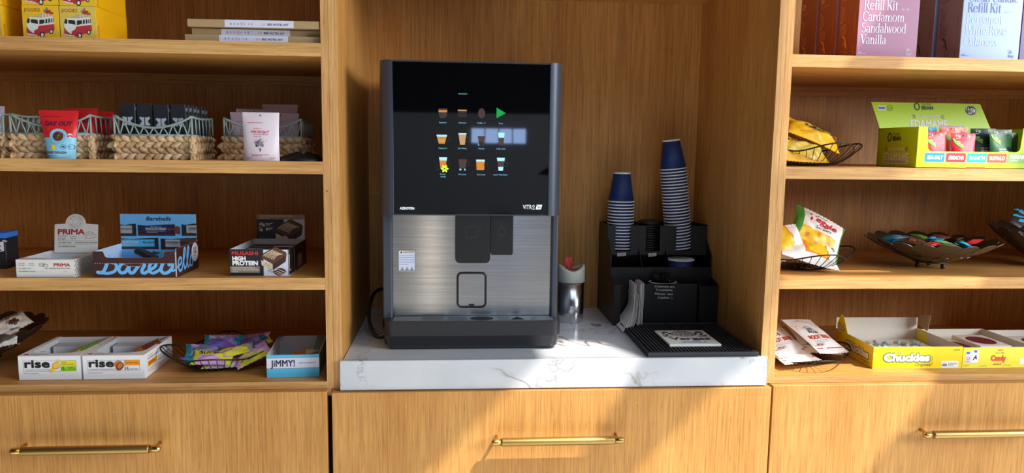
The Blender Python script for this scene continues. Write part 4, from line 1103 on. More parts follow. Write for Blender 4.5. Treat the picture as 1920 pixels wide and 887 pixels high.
# ------------------------------------------------------------------ left bay, top shelf: puzzle boxes
def van(F, s, ox, oy):
    P = lambda pts, m_, l=2: F.poly([(ox + x * s, oy + y * s * .76) for x, y in pts], m_, l)
    P([(.03, .12), (.40, .05), (.96, .30), (1.0, .42), (.98, .62), (.38, .50), (.03, .44)], 'van_red', 2)
    P([(.06, .44), (.03, .56), (.06, .80), (.14, .92), (.55, .90), (.92, .98), (.98, .90), (.98, .62), (.44, .52), (.42, .40), (.20, .22), (.10, .34)], 'van_white', 3)
    P([(.05, .72), (.10, .86), (.16, .84), (.15, .66), (.08, .62)], 'window_dark', 4); P([(.19, .66), (.19, .82), (.42, .80), (.44, .60)], 'window_dark', 4)
    for a, c in ((.48, .66), (.69, .76), (.79, .85), (.88, .92), (.945, .975)): P([(a, .58 + (a - .48) * .22), (a + .01, .80 + (a - .48) * .16), (c, .81 + (a - .48) * .18), (c, .61 + (c - .48) * .22)], 'window_dark', 4)
    P([(.28, .95), (.55, .92), (.90, .99), (.85, 1.06), (.5, 1.04)], 'tan_edge', 3)
    for x in (.60, .70, .80): P([(x, .9), (x + .02, .9), (x + .03, 1.1), (x + .0, 1.1)], 'van_white', 4)
    for x, y, r in ((.56, .11, .105), (.88, .27, .085)):
        F.ell(ox + x * s, oy + y * s * .76, r * s * .8, r * s, 'window_dark', 4, 18); F.ell(ox + x * s, oy + y * s * .76, r * s * .45, r * s * .6, 'van_white', 5, 14)
    F.ell(ox + .25 * s, oy + .18 * s, .04 * s, .045 * s, 'van_white', 4, 12); P([(.02, .12), (.38, .05), (.38, .10), (.02, .18)], 'van_white', 4)
def puzzle_box(front):
    W_, D_, H_ = .0808, .150, .0722
    b = MB(); b.rbox((0, 0, 0), (W_, D_, H_), front, .0006, 1)
    F = Face(b, (0, 0, 0)); F.text('JIGGIES', .0045, .0580, .0075, 'puzzle_red', w=.0360, bold=.0)
    for k in range(3): F.lines(.005, .053 - .0032 * k, .026, 1, .003, .0008, 'yellow_pale' if front != 'yellow_pale' else 'yellow_box', 2, k)
    F.poly([(.050, .0560), (.062, .0510), (.0650, .0610), (.0530, .0640)], 'puzzle_red'); F.ell(.0665, .0550, .0028, .0028, 'puzzle_red'); F.ell(.0555, .0648, .0030, .0030, 'grey_ink'); F.ell(.0500, .0605, .0026, .0026, 'grey_ink')
    van(F, .064, .007, .0010)
    F = Face(b, (W_, 0, 0), (0, 1, 0), (0, 0, 1)); F.rect(0, 0, D_, H_, 'yellow_deep', 1); F.text('JIGGIES', .0060, .0015, .0062, 'puzzle_red', w=.0300, rot=pi / 2 - .0) if False else None
    F.text('JIGGIES', .0110, .0010, .0060, 'puzzle_red', w=.0300, rot=pi / 2); F.ell(.030, .058, .003, .003, 'yellow_pale', 2, 6)
    return b
GJ = 'yellow van puzzle boxes'
b1 = puzzle_box('yellow_box'); b2 = puzzle_box('yellow_pale')
for x, y, nm_, lo, up in ((-1.2385, .018, b1, 'yellow puzzle box with a red van, lower box of the middle stack', 'yellow puzzle box on top of the middle van puzzle stack, cut by the frame edge'),
                         (-1.1555, .016, b2, 'pale yellow puzzle box with a red van, lower box of the right-hand stack', 'yellow puzzle box on top of the right-hand van puzzle stack, orange side showing'),
                         (-1.3690, .030, b2, 'yellow puzzle box at the far left edge of the shelf, lower of its stack', 'yellow puzzle box at the far left edge of the shelf, upper of its stack')):
    for k, l in ((0, lo), (1, up)):
        o = (nm_ if k == 0 else puzzle_box('yellow_box')).build('puzzle_box') if (k == 1 or x > -1.3) else puzzle_box('yellow_pale').build('puzzle_box')
        o.location = (x + .0012 * k, y, Z1 + .0728 * k + .0003); o.rotation_euler = (0, 0, rad(-3) if x < -1.3 else rad(-1.0 + .8 * k)); tag(o, l, 'puzzle box', GJ)
# flat kraft kits
def kit(name_y0, w=.345, d=.21, h=.0152):
    b = MB(); b.rbox((0, 0, 0), (w, d, h), 'kraft', .0006, 1)
    b.box((-.0004, .002, .001), (.0008, d - .002, h - .001), 'kraft_dark')
    F = Face(b, (0, 0, 0)); F.rect(name_y0, .0004, .157, h - .0008, 'label_lilac', 1)
    for i, c in enumerate('BEEVIVE'): F.text(c, name_y0 + .013 + i * .0080, .0052, .0042, 'ink', lvl=2, bold=-.0)
    F.ring(name_y0 + .0388, .0072, .0050, .0005, 'orange_ink', 2, 6)
    F.text('DIY', name_y0 + .0840, .0050, .0044, 'orange_ink', w=.0100); F.text('BEE HOTEL KIT', name_y0 + .0975, .0050, .0046, 'ink', w=.0475, bold=.015)
    return b
for i, (x, y, rz, n0, dz, l) in enumerate(((-.8795, .014, -.1, .0775, 0, 'flat kraft kit box with white wrap band, bottom of the three-box stack'), (-.8665, .024, .3, .0665, .0158, 'flat kraft kit box with white wrap band, middle of the three-box stack, set back'), (-.8715, .010, -1.4, .0850, .0342, 'flat kraft kit box with white wrap band, topmost of the stack, slightly askew'))):
    b = kit(n0, w=(.3085, .2955, .3010)[i], h=.0152 if i < 2 else .0170)
    tag(b.build('kit_box', loc=(x, y, Z1 + .0004 + dz - (.0018 if i == 2 else 0)), rot=(0, 0, rad(rz))), l, 'box', 'flat bee kit boxes')

# ------------------------------------------------------------------ left bay, second shelf: wicker baskets
BKS = [(-1.492, -1.300), (-1.2935, -1.1055), (-1.0600, -.8745)]
basket(-1.492, -1.304, .035, .185, Z2, 'wicker basket with sage wire rim at the far left edge, mostly cut off')
basket(-1.2935, -1.1055, .030, .185, Z2, 'wicker basket with sage wire rim behind the red and blue pouch')
basket(-1.0600, -.8745, .030, .185, Z2, 'wicker basket with sage wire rim holding the black boxes')
basket(-.8280, -.6330, .095, .240, Z2, 'wicker basket with sage wire rim behind the pale pink pouch')
def dayout_zone(u, v): return 'red_pouch' if v > .47 - .05 * sin(u * 9) * .3 else 'sky_pouch'
def dayout_art(F):
    F.lines(-.034, .0960, .068, 1, .003, .0010, 'plum_ink', 2, 3)
    F.text('DAY OUT', 0, .0760, .0092, 'plum_ink', w=.058, bold=.05, al='C', shear=.2)
    F.ell(.001, .0515, .0190, .0168, 'sky_pouch', 2, 40, wob=.08); F.ell(.001, .0515, .0118, .0108, 'choc', 3, 24)
    rnd = random.Random(2)
    for k in range(9): F.ell(.001 + rnd.uniform(-.008, .008), .0515 + rnd.uniform(-.007, .007), .0022, .0017, 'choc_dark' if k % 3 else 'almond', 4, 8, rnd.random() * 3)
    F.poly([(.020, .054), (.031, .054), (.029, .058), (.0225, .058)], 'label_strip', 2); F.poly([(.021, .048), (.030, .048), (.0265, .0515), (.0245, .0515)], 'label_strip', 2)
    F.poly([(-.014, .022), (-.009, .020), (-.004, .023), (-.005, .030), (-.009, .033), (-.013, .031)], 'lemon', 3)
    for x, t in ((.012, '9G'), (.027, '')):
        F.ring(x, .0275, .0058, .0006, 'navy_ink', 2, 20); F.text(t or 'H', x, .0258, .0036, 'navy_ink', al='C', bold=.05, w=.0055) if t else F.lines(x - .004, .0275, .008, 1, .002, .0014, 'navy_ink', 2, 9)
    F.text('COOKIE DOUGH', -.0330, .0118, .0052, 'plum_ink', w=.050, bold=.03); F.lines(-.026, .0065, .040, 1, .002, .0010, 'navy_ink', 2, 6)
tag(pouch(.0620, .0870, .1110, .021, dayout_zone, dayout_art, 1).build('snack_pouch', loc=(-1.1725, .022, Z2 + .0003), rot=(rad(1), 0, rad(3))), 'red and light blue cookie dough pouch standing in front of a basket', 'pouch')
def red_back(F): F.text('DAY OUT', 0, .078, .0092, 'plum_ink', w=.058, bold=.05, al='C', shear=.2)
tag(pouch(.070, .088, .112, .018, dayout_zone, red_back, 2).build('snack_pouch', loc=(-1.1480, .075, Z2 + .0072), rot=(0, 0, rad(-14))), 'red pouch tilted inside the basket behind the red and blue pouch', 'pouch')
tag(pouch(.070, .086, .108, .018, dayout_zone, red_back, 3).build('snack_pouch', loc=(-1.1450, .140, Z2 + .0072), rot=(0, 0, rad(-4))), 'dim red pouch at the back of the basket, behind another red pouch', 'pouch')
# black card boxes
def deck():
    b = MB(); b.rbox((0, 0, 0), (.0345, .0185, .1245), 'deck_black', .0006, 1)
    F = Face(b, (0, 0, 0)); cx, cy, s = .0170, .0820, .0125
    for q in (-1, 1): F.stroke([(cx + q * .0105, cy + .0098), (cx + q * .0034, cy), (cx + q * .0105, cy - .0098)], .0056, 'deck_mark', 1, smooth=False, cap=False); F.rect(cx + q * .0034 - .0024, cy - .0095, .0048, .019, 'deck_mark', 2)
    for i in range(5): F.text('WORKS'[i], .002 + i * .0064, .0420, .0042, 'deck_mark', lvl=1)
    F = Face(b, (.0345, 0, 0), (0, 1, 0), (0, 0, 1)); F.rect(0, .0006, .0007, .1233, 'deck_edge', 1); F.rect(.0178, .0006, .0007, .1233, 'deck_edge', 1)
    F.text('69', .0030, .1080, .0090, 'deck_mark', w=.012); F.lines(.005, .098, .009, 12, .0055, .0014, 'grey_ink', 1, 8)
    return b
d0 = deck().build('card_box')
first = True
for k, (x, dz) in enumerate(((-1.0495, .001), (-1.0115, .001), (-.9725, -.0015), (-.9345, .0))):
    o = d0 if first else d0.copy()
    if not first: COL.objects.link(o)
    first = False
    o.location = (x, .052 + .003 * (k % 2), Z2 + .0072 + dz); o.rotation_euler = (0, 0, rad(1.5 * (k % 2)))
    tag(o, ['black box with a silver cross mark, first from the left in its basket', 'black box with a silver cross mark, second from the left in its basket', 'black box with a silver cross mark, third from the left in its basket', 'black box with a silver cross mark at the front right corner of its basket'][k], 'box', 'black boxes in the basket')
for k in range(5):
    o = d0.copy(); COL.objects.link(o); o.location = (-.9345 + .0025 * (k + 1) + .001 * (k % 2), .0735 + .0197 * k + (.004 if k > 2 else 0), Z2 + .0072 - .0006 * k); o.rotation_euler = (0, 0, 0)
    tag(o, ['black box directly behind the front right black box', 'black box third in the receding row of the basket', 'black box fourth in the receding row of the basket', 'black box fifth in the receding row, past the narrow gap', 'rearmost black box of the receding row in the basket'][k], 'box', 'black boxes in the basket')
# pink pouches
def brain(F, cx, cy, s):
    rnd = random.Random(8)
    for k in range(22):
        a = rnd.uniform(0, 2 * pi); r = rnd.uniform(0, .9)
        F.ell(cx + s * r * cos(a), cy + s * .75 * r * sin(a), s * .24, s * .2, ['kids_teal', 'grey_ink', 'rose_ink', 'kids_purple', 'grey_ink', 'cream', 'deck_black'][k % 7], 2 + k % 5, 9, a)
    F.stroke([(cx, cy - s * .7), (cx + s * .05, cy - s * 1.2)], s * .14, 'deck_black', 3, smooth=False)
    for k in range(10):
        a = rnd.uniform(.3, pi - .3); F.ell(cx + s * 1.25 * cos(a), cy + s * 1.1 * sin(a), s * .05, s * .05, 'kids_purple', 2, 6)
def joy_art(F):
    F.ell(0, .1065, .0020, .0014, 'deck_black', 2, 10)
    F.lines(-.030, .0888, .060, 1, .003, .0011, 'rose_ink', 2, 5); F.lines(-.016, .0755, .032, 1, .003, .0011, 'rose_ink', 2, 6)
    F.text('MICROJoY', 0, .0648, .0062, 'rose_ink', w=.0420, al='C', bold=.02); F.text('CONCENTRATE', 0, .0602, .0024, 'navy_ink', w=.0350, al='C'); F.lines(-.016, .0555, .032, 1, .003, .0013, 'rose_ink', 2, 8)
    brain(F, .0, .0385, .0135)
    F.lines(-.020, .0135, .040, 2, .0028, .0011, 'rose_ink', 2, 9); F.lines(-.032, .0065, .012, 2, .0026, .0008, 'rose_ink', 2, 2); F.lines(.020, .0065, .013, 2, .0026, .0008, 'rose_ink', 2, 3)
pz = lambda m_: (lambda u, v: m_)
tag(pouch(.0830, .0855, .1140, .017, pz('pink_pouch'), joy_art, 4).build('snack_pouch', loc=(-.7155, .024, Z2 + .0003), rot=(rad(-1), 0, rad(2))), 'pale pink pouch with a colourful brain picture standing in front of a basket', 'pouch')
for x, y, dz, rz, l in ((-.7130, .205, .030, -2, 'mauve pouch standing tallest at the back of the right-hand basket'), (-.7035, .170, .0065, -1, 'mauve pouch with red lettering, in the basket right behind the pale pink pouch'), (-.7750, .190, .0165, 2, 'mauve pouch at the back left of the basket behind the pink pouch'), (-.7800, .155, .0065, 1, 'mauve pouch at the front left of the basket behind the pink pouch')):
    tag(pouch(.080, .092, .1130, .014, pz('mauve_pouch'), joy_art, int(y * 1000)).build('snack_pouch', loc=(x, y, Z2 + dz), rot=(rad(-2), 0, rad(rz))), l, 'pouch', 'mauve pouches in the basket')
tag(pouch(.080, .090, .1160, .016, pz('mauve_pouch'), None, 21).build('snack_pouch', loc=(-1.3890, .110, Z2 + .0072), rot=(0, 0, 0)), 'mauve pouch in the basket at the far left edge of the shelf', 'pouch')
# black cloth lump
b = MB(); rows = []
for i in range(9):
    t = i / 8; rows.append([Vector((.055 * (1 - .75 * t ** 2) * cos(2 * pi * k / 28) * (1 + .1 * sin(3 * k)), .035 * (1 - .7 * t ** 2) * sin(2 * pi * k / 28), .019 * t + .003 * sin(k * 1.3) * t + .0004)) for k in range(28)])
b.grid(rows, 'black_plastic', True, closed=True); b.add(rows[-1], [list(range(28))], 'black_plastic'); b.add(rows[0], [list(range(28))], 'black_plastic')
tag(b.build('folded_cloth', loc=(-.6260, .045, Z2)), 'small black crumpled cloth lying on the shelf beside the right-hand basket', 'cloth')

# ------------------------------------------------------------------ left bay, third shelf: display cartons
o = tag(empty('display_box', (-1.2840, .008, Z3 + .0003), (0, 0, rad(.5))), 'white open display carton with a red title and round-topped header card', 'display box')
b = MB(); open_box(b, .1300, .150, .0425, .0425, 'prima_white', 'card_inside', edge='prima_white')
b.add([(0, 0, .0426), (.13, 0, .0426), (.13, .016, .0426), (.065, .016, .0426), (.052, .024, .0426), (.015, .026, .0426), (0, .03, .0426)], [tuple(range(7))], 'prima_white')
b.add([(.13, .016, .0424), (.13, .14, .0424), (.118, .14, .0424), (.108, .016, .0424)], [(0, 1, 2, 3)], 'tan_edge')
F = Face(b, (0, 0, 0))
F.text('PRIMA', .0850, .0265, .0068, 'prima_red', w=.0370, bold=.04); F.text('Cookie', .0060, .0325, .0032, 'grey_ink', w=.0140); F.text('Dough', .0060, .0278, .0032, 'grey_ink', w=.0140)
F.lines(.0290, .0325, .019, 1, .004, .0010, 'grey_ink', 2, 1); F.lines(.0290, .0285, .021, 1, .004, .0012, 'grey_ink', 2, 2)
F.text('NO SEED OILS', .0055, .0200, .0028, 'ink', w=.0280); F.text('16G GRASS-FED PROTEIN', .0650, .0200, .0030, 'ink', w=.0570); F.text('NO REFINED SUGAR', .0060, .0130, .0028, 'ink', w=.0370); F.lines(.046, .0138, .040, 1, .004, .0003, 'grey_ink', 2, 3); F.lines(.105, .0132, .017, 1, .004, .0008, 'grey_ink', 2, 4)
for x, y in ((.058, .0305), (.066, .0285)): F.ring(x, y, .0060, .0007, 'ink', 2, 18, ry=.0042)
for k in range(5): F.ell(.055 + .0032 * k, .030 + .0012 * (k % 2), .0008, .0006, 'ink', 3, 6)
F = Face(b, (.1300, 0, 0), (0, 1, 0), (0, 0, 1)); rnd = random.Random(12)
for k in range(15):
    for j in range(7):
        x, y = .003 + k * .0098 + .0048 * (j % 2), .003 + j * .0055
        if x + .006 < .148 and y + .005 < .042: F.stroke([(x, y), (x + .005, y + .0045)] if (k + j) % 3 else [(x + .005, y), (x, y + .0045)], .0019, 'ink', 1, smooth=False, cap=False)
b.build('tray', o)
def on_card(F_):
    F_.text('PRIMA', .0080, .0470, .0125, 'prima_red', w=.0660, bold=.04); F_.text('Cookie', .0090, .0400, .0048, 'grey_ink', w=.0190); F_.text('Dough', .0090, .0335, .0048, 'grey_ink', w=.0180); F_.lines(.039, .0405, .022, 1, .004, .0016, 'grey_ink', 2, 1); F_.lines(.039, .0350, .024, 1, .004, .0016, 'grey_ink', 2, 2); F_.lines(.066, .0375, .012, 1, .004, .0004, 'grey_ink', 2, 2)
    F_.rect(.006, .0305, .094, .0004, 'grey_ink', 2); F_.text('NO SEED OILS', .0100, .0240, .0034, 'ink', w=.0310); F_.text('16G GRASS-FED PROTEIN', .0500, .0240, .0034, 'ink', w=.0550); F_.rect(.006, .0205, .094, .0004, 'grey_ink', 2); F_.text('NO REFINED SUGAR', .0100, .0140, .0032, 'ink', w=.0420)
    for x, y in ((.0860, .0480), (.0930, .0430), (.0840, .0420)): F_.ell(x, y, .0092, .0055, 'ink', 2, 18); F_.ell(x, y, .0085, .0048, 'prima_white', 3, 18)
    for k in range(8): F_.ell(.080 + .0022 * k, .044 + .0025 * (k % 3), .0010, .0007, 'ink', 4, 6)
    cx, cy = .0510, .0800
    F_.ring(cx, cy, .0190, .0004, 'grey_ink', 2); F_.ring(cx, cy, .0080, .0004, 'grey_ink', 2)
    tx = 'ANIMAL BASED '
    for i, c in enumerate('ANIMAL BASED'):
        a = rad(165 - i * 13.5); F_.text(c, cx + .0120 * cos(a), cy + .0120 * sin(a), .0036, 'grey_ink', rot=a - pi / 2)
    for i, c in enumerate('NUTRITION'):
        a = rad(210 + i * 15); F_.text(c, cx + .0155 * cos(a), cy + .0155 * sin(a), .0036, 'grey_ink', rot=a + pi / 2)
b = MB(); pts = [(0, 0), (.1060, 0), (.1060, .0720)]
for k in range(13): a = pi * k / 12; pts.append((.0510 + .0250 * cos(a), .0740 + .0250 * sin(a)))
pts.append((.0, .0720))
tl = rad(8)
b.prism(pts, lambda x, z, d: (.0120 + x, .1460 + d + z * sin(tl), .038 + z * cos(tl)), .0012, 'prima_white', side='tan_edge')
F = Face(b, (.0120, .1460, .038), (1, 0, 0), (0, sin(tl), cos(tl))); on_card(F)
b.build('header_card', o)

o = tag(empty('display_box', (-1.1080, .006, Z3 + .0003)), 'dark brown display carton with big blue script lettering and a blue header card', 'display box')
b = MB()
W_, D_, H_ = .1900, .150, .0625
b.box((0, 0, 0), (W_, D_, .0012), 'card_inside')
pts = [(0, 0), (W_, 0), (W_, H_), (W_ - .024, H_), (W_ - .0290, .0500), (W_ - .033, .0470), (.0330, .0470), (.0280, .0500), (.0230, H_), (0, H_)]
b.prism(pts, lambda x, z, d: (x, d, z), .0014, 'dark_brown', side='card_inside'); b.prism(pts, lambda x, z, d: (x, .0015 + d, z), .0006, 'bare_blue_pale')
b.box((0, .002, 0), (.0014, D_, H_), 'bare_blue_pale', faces={'-x': 'dark_brown'}); b.box((W_ - .0014, .002, 0), (W_, D_, .0690), 'card_inside', faces={'+x': 'dark_brown', '-x': 'bare_blue_pale'})
b.box((0, D_ - .0014, 0), (W_, D_, .060), 'bare_blue_pale')
F = Face(b, (0, 0, 0))
def Q(cx, cy): return ((cx - 65) * .2235 / 1000, (727 - cy) * .225 / 1000)
def S_(pts, w, m_='bare_blue'): F.stroke([Q(*p) for p in pts], w, m_, 2)
B_ = .0092
W8 = .0080
S_([(235, 500), (205, 580), (180, 640), (150, 674), (108, 670)], W8); S_([(215, 560), (285, 575), (302, 618), (272, 664), (205, 682), (140, 674)], .0072)
S_([(428, 600), (398, 566), (350, 588), (324, 634), (342, 674), (388, 668), (426, 612)], .0076); S_([(446, 566), (428, 630), (440, 676), (472, 672), (505, 632), (548, 578)], .0076)
S_([(545, 578), (566, 560), (590, 590), (564, 640), (562, 672), (592, 678), (632, 650)], .0076)
S_([(632, 650), (690, 616), (708, 580), (676, 562), (642, 600), (636, 654), (672, 680), (732, 652)], .0070)
S_([(732, 652), (790, 570), (806, 500)], .0056); S_([(800, 500), (772, 590), (758, 644), (782, 680), (834, 668), (876, 616), (870, 574), (842, 590)], .0078); S_([(850, 640), (880, 655), (908, 640)], .0045)
F.poly([(.0285, .0500), (.0330, .0472), (W_ - .033, .0472), (W_ - .029, .050), (W_ - .0245, .0622), (W_ - .0018, .0622), (W_ - .0018, .0338), (.0005, .0338), (.0005, .0622), (.0238, .0622)], 'dark_brown', 3)
for x in range(0, 34): F.rect(.004 + x * .0055, .0330 + (.0006 if x % 3 else 0), .0022, .0008, 'label_strip', 5)
F.poly([(.0700, .0335), (.0800, .0270), (.1060, .0270), (.1130, .0335)], 'dark_brown', 4); F.stroke([(.0700, .0332), (.0800, .0270), (.1060, .0270)], .0008, 'label_strip', 5, smooth=False, cap=False)
F.rect(.0005, .0005, .189, .0008, 'rust_edge', 1); F.rect(W_ - .0016, .001, .0014, H_ - .002, 'label_strip', 1)
F = Face(b, (W_, 0, 0), (0, 1, 0), (0, 0, 1))
F.stroke([(.006, .024), (.030, .030), (.034, .040), (.022, .044), (.012, .032), (.018, .014), (.034, .014)], .0068, 'bare_blue', 2)
F.stroke([(.036, .018), (.058, .050), (.060, .062), (.052, .060), (.046, .036), (.052, .014), (.064, .018)], .0068, 'bare_blue', 2); F.stroke([(.064, .018), (.082, .050), (.084, .062), (.076, .060), (.070, .036), (.076, .014), (.086, .018)], .0068, 'bare_blue', 2); F.stroke([(.086, .018), (.098, .040), (.108, .028), (.104, .014), (.090, .016)], .0064, 'bare_blue', 2)
F.ell(.1250, .044, .0225, .0235, 'label_strip', 3, 44, wob=.06); F.text('12', .1250, .0420, .0140, 'ink', w=.0180, al='C', bold=.03, lvl=4); F.lines(.116, .0350, .018, 1, .002, .0018, 'ink', 4, 3)
F.rect(.0008, .001, .0014, .066, 'label_strip', 1)
b.build('tray', o)
b = MB(); b.box((0, 0, 0), (.1880, .0012, .1280), 'tan_edge', faces={'-y': 'bare_blue'})
F = Face(b, (0, 0, 0)); K = .1880 / 795
def Q2(cx, cy): return ((cx - 315) * K, .1280 - (cy - 80) * K * .99)
F.text('Barebells', *Q2(585, 150), .0098, 'navy_ink', w=.0610, bold=.02, shear=.25)
def bar(x0, x1, y0, y1, m_, tl_, tr):
    a = Q2(x0, y1); c = Q2(x1, y0); h = c[1] - a[1]
    F.poly([a, (c[0], a[1]), c, (c[0] - .3 * (c[0] - a[0]), c[1] - .001), (a[0] + .25 * (c[0] - a[0]), c[1] - .004), (a[0], c[1] - .002)], 'deck_black', 1)
    F.rect(a[0] + (.012 if x0 > 320 else 0), a[1] + h * .22, (c[0] - a[0]) - (.012 if x0 > 320 else 0) - (.010 if x1 < 1100 else 0), h * .62, m_, 2)
    if tr: F.rect(a[0] + .005, a[1] + h * .05, (c[0] - a[0]) * .9, h * .05, 'choc', 2)
bar(315, 478, 185, 322, 'wrap_silver', 0, 1); bar(495, 885, 190, 318, 'wrap_navy', 1, 1); bar(955, 1110, 180, 318, 'wrap_silver', 0, 1); bar(315, 705, 338, 466, 'wrap_cyan', 0, 1); bar(728, 1110, 338, 470, 'wrap_silver', 0, 1)
x, y = Q2(880, 300); F.poly([(x, y + .002), (x + .014, y), (x + .0145, y + .016), (x + .010, y + .021), (x, y + .020)], 'choc', 3)
for k in range(8): F.ell(x + .002 + .0016 * k, y + .004 + .0022 * ((k * 5) % 7), .0012, .001, 'van_red', 4, 7)
x, y = Q2(935, 432); F.rect(x, y, .0400, .0190, 'choc', 3)
F.text('Barebells', *Q2(322, 252), .0046, 'ink', w=.0260, shear=.2, lvl=4); F.text('CHOCOLATE DOUGH', *Q2(575, 252), .0052, 'label_strip', w=.0520, bold=.03, lvl=4); F.text('Barebells', *Q2(815, 250), .0046, 'van_red', w=.0160, shear=.2, lvl=4); F.lines(*Q2(590, 268), .045, 2, .0030, .0010, 'label_strip', 4, 3); F.text('PROTEIN BAR', *Q2(630, 224), .0022, 'label_strip', w=.0270, lvl=4)
F.text('COOKI', *Q2(1028, 248), .0056, 'ink', w=.0190, bold=.03, lvl=4); F.lines(*Q2(1025, 262), .019, 2, .0060, .0010, 'ink', 4, 3)
F.text('CREAMY CRISP', *Q2(317, 400), .0054, 'label_strip', w=.0420, bold=.03, lvl=4); F.text('Barebells', *Q2(542, 400), .0050, 'navy_ink', w=.0300, shear=.2, lvl=4); F.lines(*Q2(330, 412), .038, 2, .0026, .0009, 'label_strip', 4, 4); F.text('PROTEIN BAR', *Q2(345, 372), .0022, 'label_strip', w=.0220, lvl=4)
F.text('COOKIES&CARAMEL', *Q2(782, 402), .0054, 'ink', w=.0560, bold=.02, lvl=4); F.lines(*Q2(800, 414), .045, 1, .0026, .0009, 'ink', 4, 4)
F.text('Protein Bar', *Q2(455, 520), .0080, 'ink', w=.0620, bold=.02, lvl=4)
tl = rad(0)
b.build('header_card', o, loc=(.001, D_ - .003, .0100))
b = MB(); b.rbox((-.02, 0, 0), (.04, .02, .018), 'deck_black', .004, 1, T=Matrix.Rotation(.5, 4, 'Y')); b.build('protein_bar', o, loc=(.060, .110, .034))

o = tag(empty('display_box', (-.7985, .024, Z3 + .0003), (0, 0, rad(-.5))), 'black and white display carton of chocolate cream protein bars with a dim header card', 'display box')
b = MB(); W_, D_, H_ = .1395, .205, .0660
open_box(b, W_, D_, H_, H_, 'deck_black', 'card_inside', edge='kraft', sides='deck_black')
def choc_bar(F_, ox, oy, s):
    P = lambda pts, m_, l: F_.poly([(ox + x * s, oy + y * s) for x, y in pts], m_, l)
    P([(.02, .42), (.45, .22), (.45, .02), (.04, .22)], 'cream', 3); P([(.45, .02), (.45, .30), (.98, .66), (.94, .36)], 'choc_dark', 3); P([(.02, .52), (.45, .26), (.99, .62), (.96, .72), (.58, .92), (.50, .90), (.10, .66)], 'choc', 4)
    for k in range(6): F_.stroke([(ox + (.12 + k * .07) * s, oy + (.56 - k * .03 + .02) * s), (ox + (.28 + k * .07) * s, oy + (.70 - k * .02) * s), (ox + (.48 + k * .07) * s, oy + (.80 - k * .03) * s)], .035 * s, 'tan_edge' if k % 2 else 'cream', 5, cap=False)
    rnd = random.Random(4)
    for k in range(26):
        t = rnd.random(); q = rnd.random(); F_.ell(ox + (.05 + .38 * t) * s, oy + (.40 - .2 * t - q * .18) * s, .014 * s, .012 * s, 'choc_dark' if k % 2 else 'offwhite', 5, 6)
F = Face(b, (0, 0, 0)); F.rect(.0800, .0010, .0585, .0640, 'lilac_white', 1)
F.text('MUSASHI', .0055, .0520, .0088, 'musashi_red', w=.0620, bold=.02); F.text('HIGH', .0060, .0390, .0090, 'paper_white', w=.0320, bold=.06); F.text('PROTEIN', .0060, .0270, .0100, 'paper_white', w=.0610, bold=.06)
F.rect(.0005, .0085, .0700, .0155, 'tan_stripe', 1); F.text('CHOCOLATE AND COOKIES &', .0060, .0190, .0030, 'paper_white', w=.0530); F.text('CREAM FLAVORED PROTEIN BAR', .0060, .0140, .0030, 'paper_white', w=.0620); F.lines(.006, .0098, .024, 1, .003, .0014, 'paper_white', 2, 3)
choc_bar(F, .0730, .0130, .0640)
for x, y in ((.1140, .0080), (.1190, .0105), (.1240, .0145)): F.ell(x, y, .0105, .0050, 'choc_dark', 5, 18, -.4); F.ell(x, y - .0012, .0100, .0012, 'cream', 6, 12, -.4)
for k in range(7): F.ell(.092 + .004 * k, .014 - .0016 * k + .002 * (k % 2), .0010, .0018, 'choc_dark', 6, 6)
F = Face(b, (W_, 0, 0), (0, 1, 0), (0, 0, 1)); F.rect(0, .001, .0030, .064, 'label_strip', 1); F.rect(.004, .012, .02, .04, 'offwhite', 1); F.poly([(.006, .012), (.040, .018), (.046, .050), (.012, .054)], 'deck_black', 2); F.rect(.060, .002, .004, .060, 'kraft', 1); F.rect(.100, .008, .05, .030, 'tan_stripe', 1)
b.build('tray', o)
b = MB(); tl = rad(4); b.box((0, 0, 0), (.1270, .0012, .0900), 'tan_edge', faces={'-y': 'deck_black'}, T=Matrix.Rotation(-tl, 4, 'X'))
F = Face(b, (0, 0, 0), (1, 0, 0), (0, sin(tl), cos(tl))); F.rect(0, .0770, .1270, .0130, 'tan_stripe', 1); F.rect(.0720, .0050, .0550, .0720, 'lilac_white', 1)
F.text('FLAVORED PROTEIN BAR', .0080, .0835, .0050, 'cream', w=.0880, bold=.03, shear=.1); F.lines(.008, .0790, .045, 1, .003, .0014, 'cream', 2, 3)
for y, t, w in ((.0600, '45g', .0150), (.0470, '2g', .0100)): F.frame(.0050, y - .0025, .0420, .0125, .0004, 'grey_ink', 2); F.text(t, .0065, y, .0080, 'paper_white', w=w, bold=.02); F.lines(.0240, y + .0045, .018, 2, .0035, .0022, 'paper_white', 2, 6)
F.ring(.0140, .0260, .0065, .0010, 'green_mark', 2); F.stroke([(.011, .026), (.0135, .0235), (.017, .029)], .0012, 'green_mark', 2, smooth=False); F.lines(.008, .014, .014, 3, .0026, .0010, 'grey_ink', 2, 5)
choc_bar(F, .0480, .0080, .0760)
b.build('header_card', o, loc=(.0080, D_ + .001, .0410))
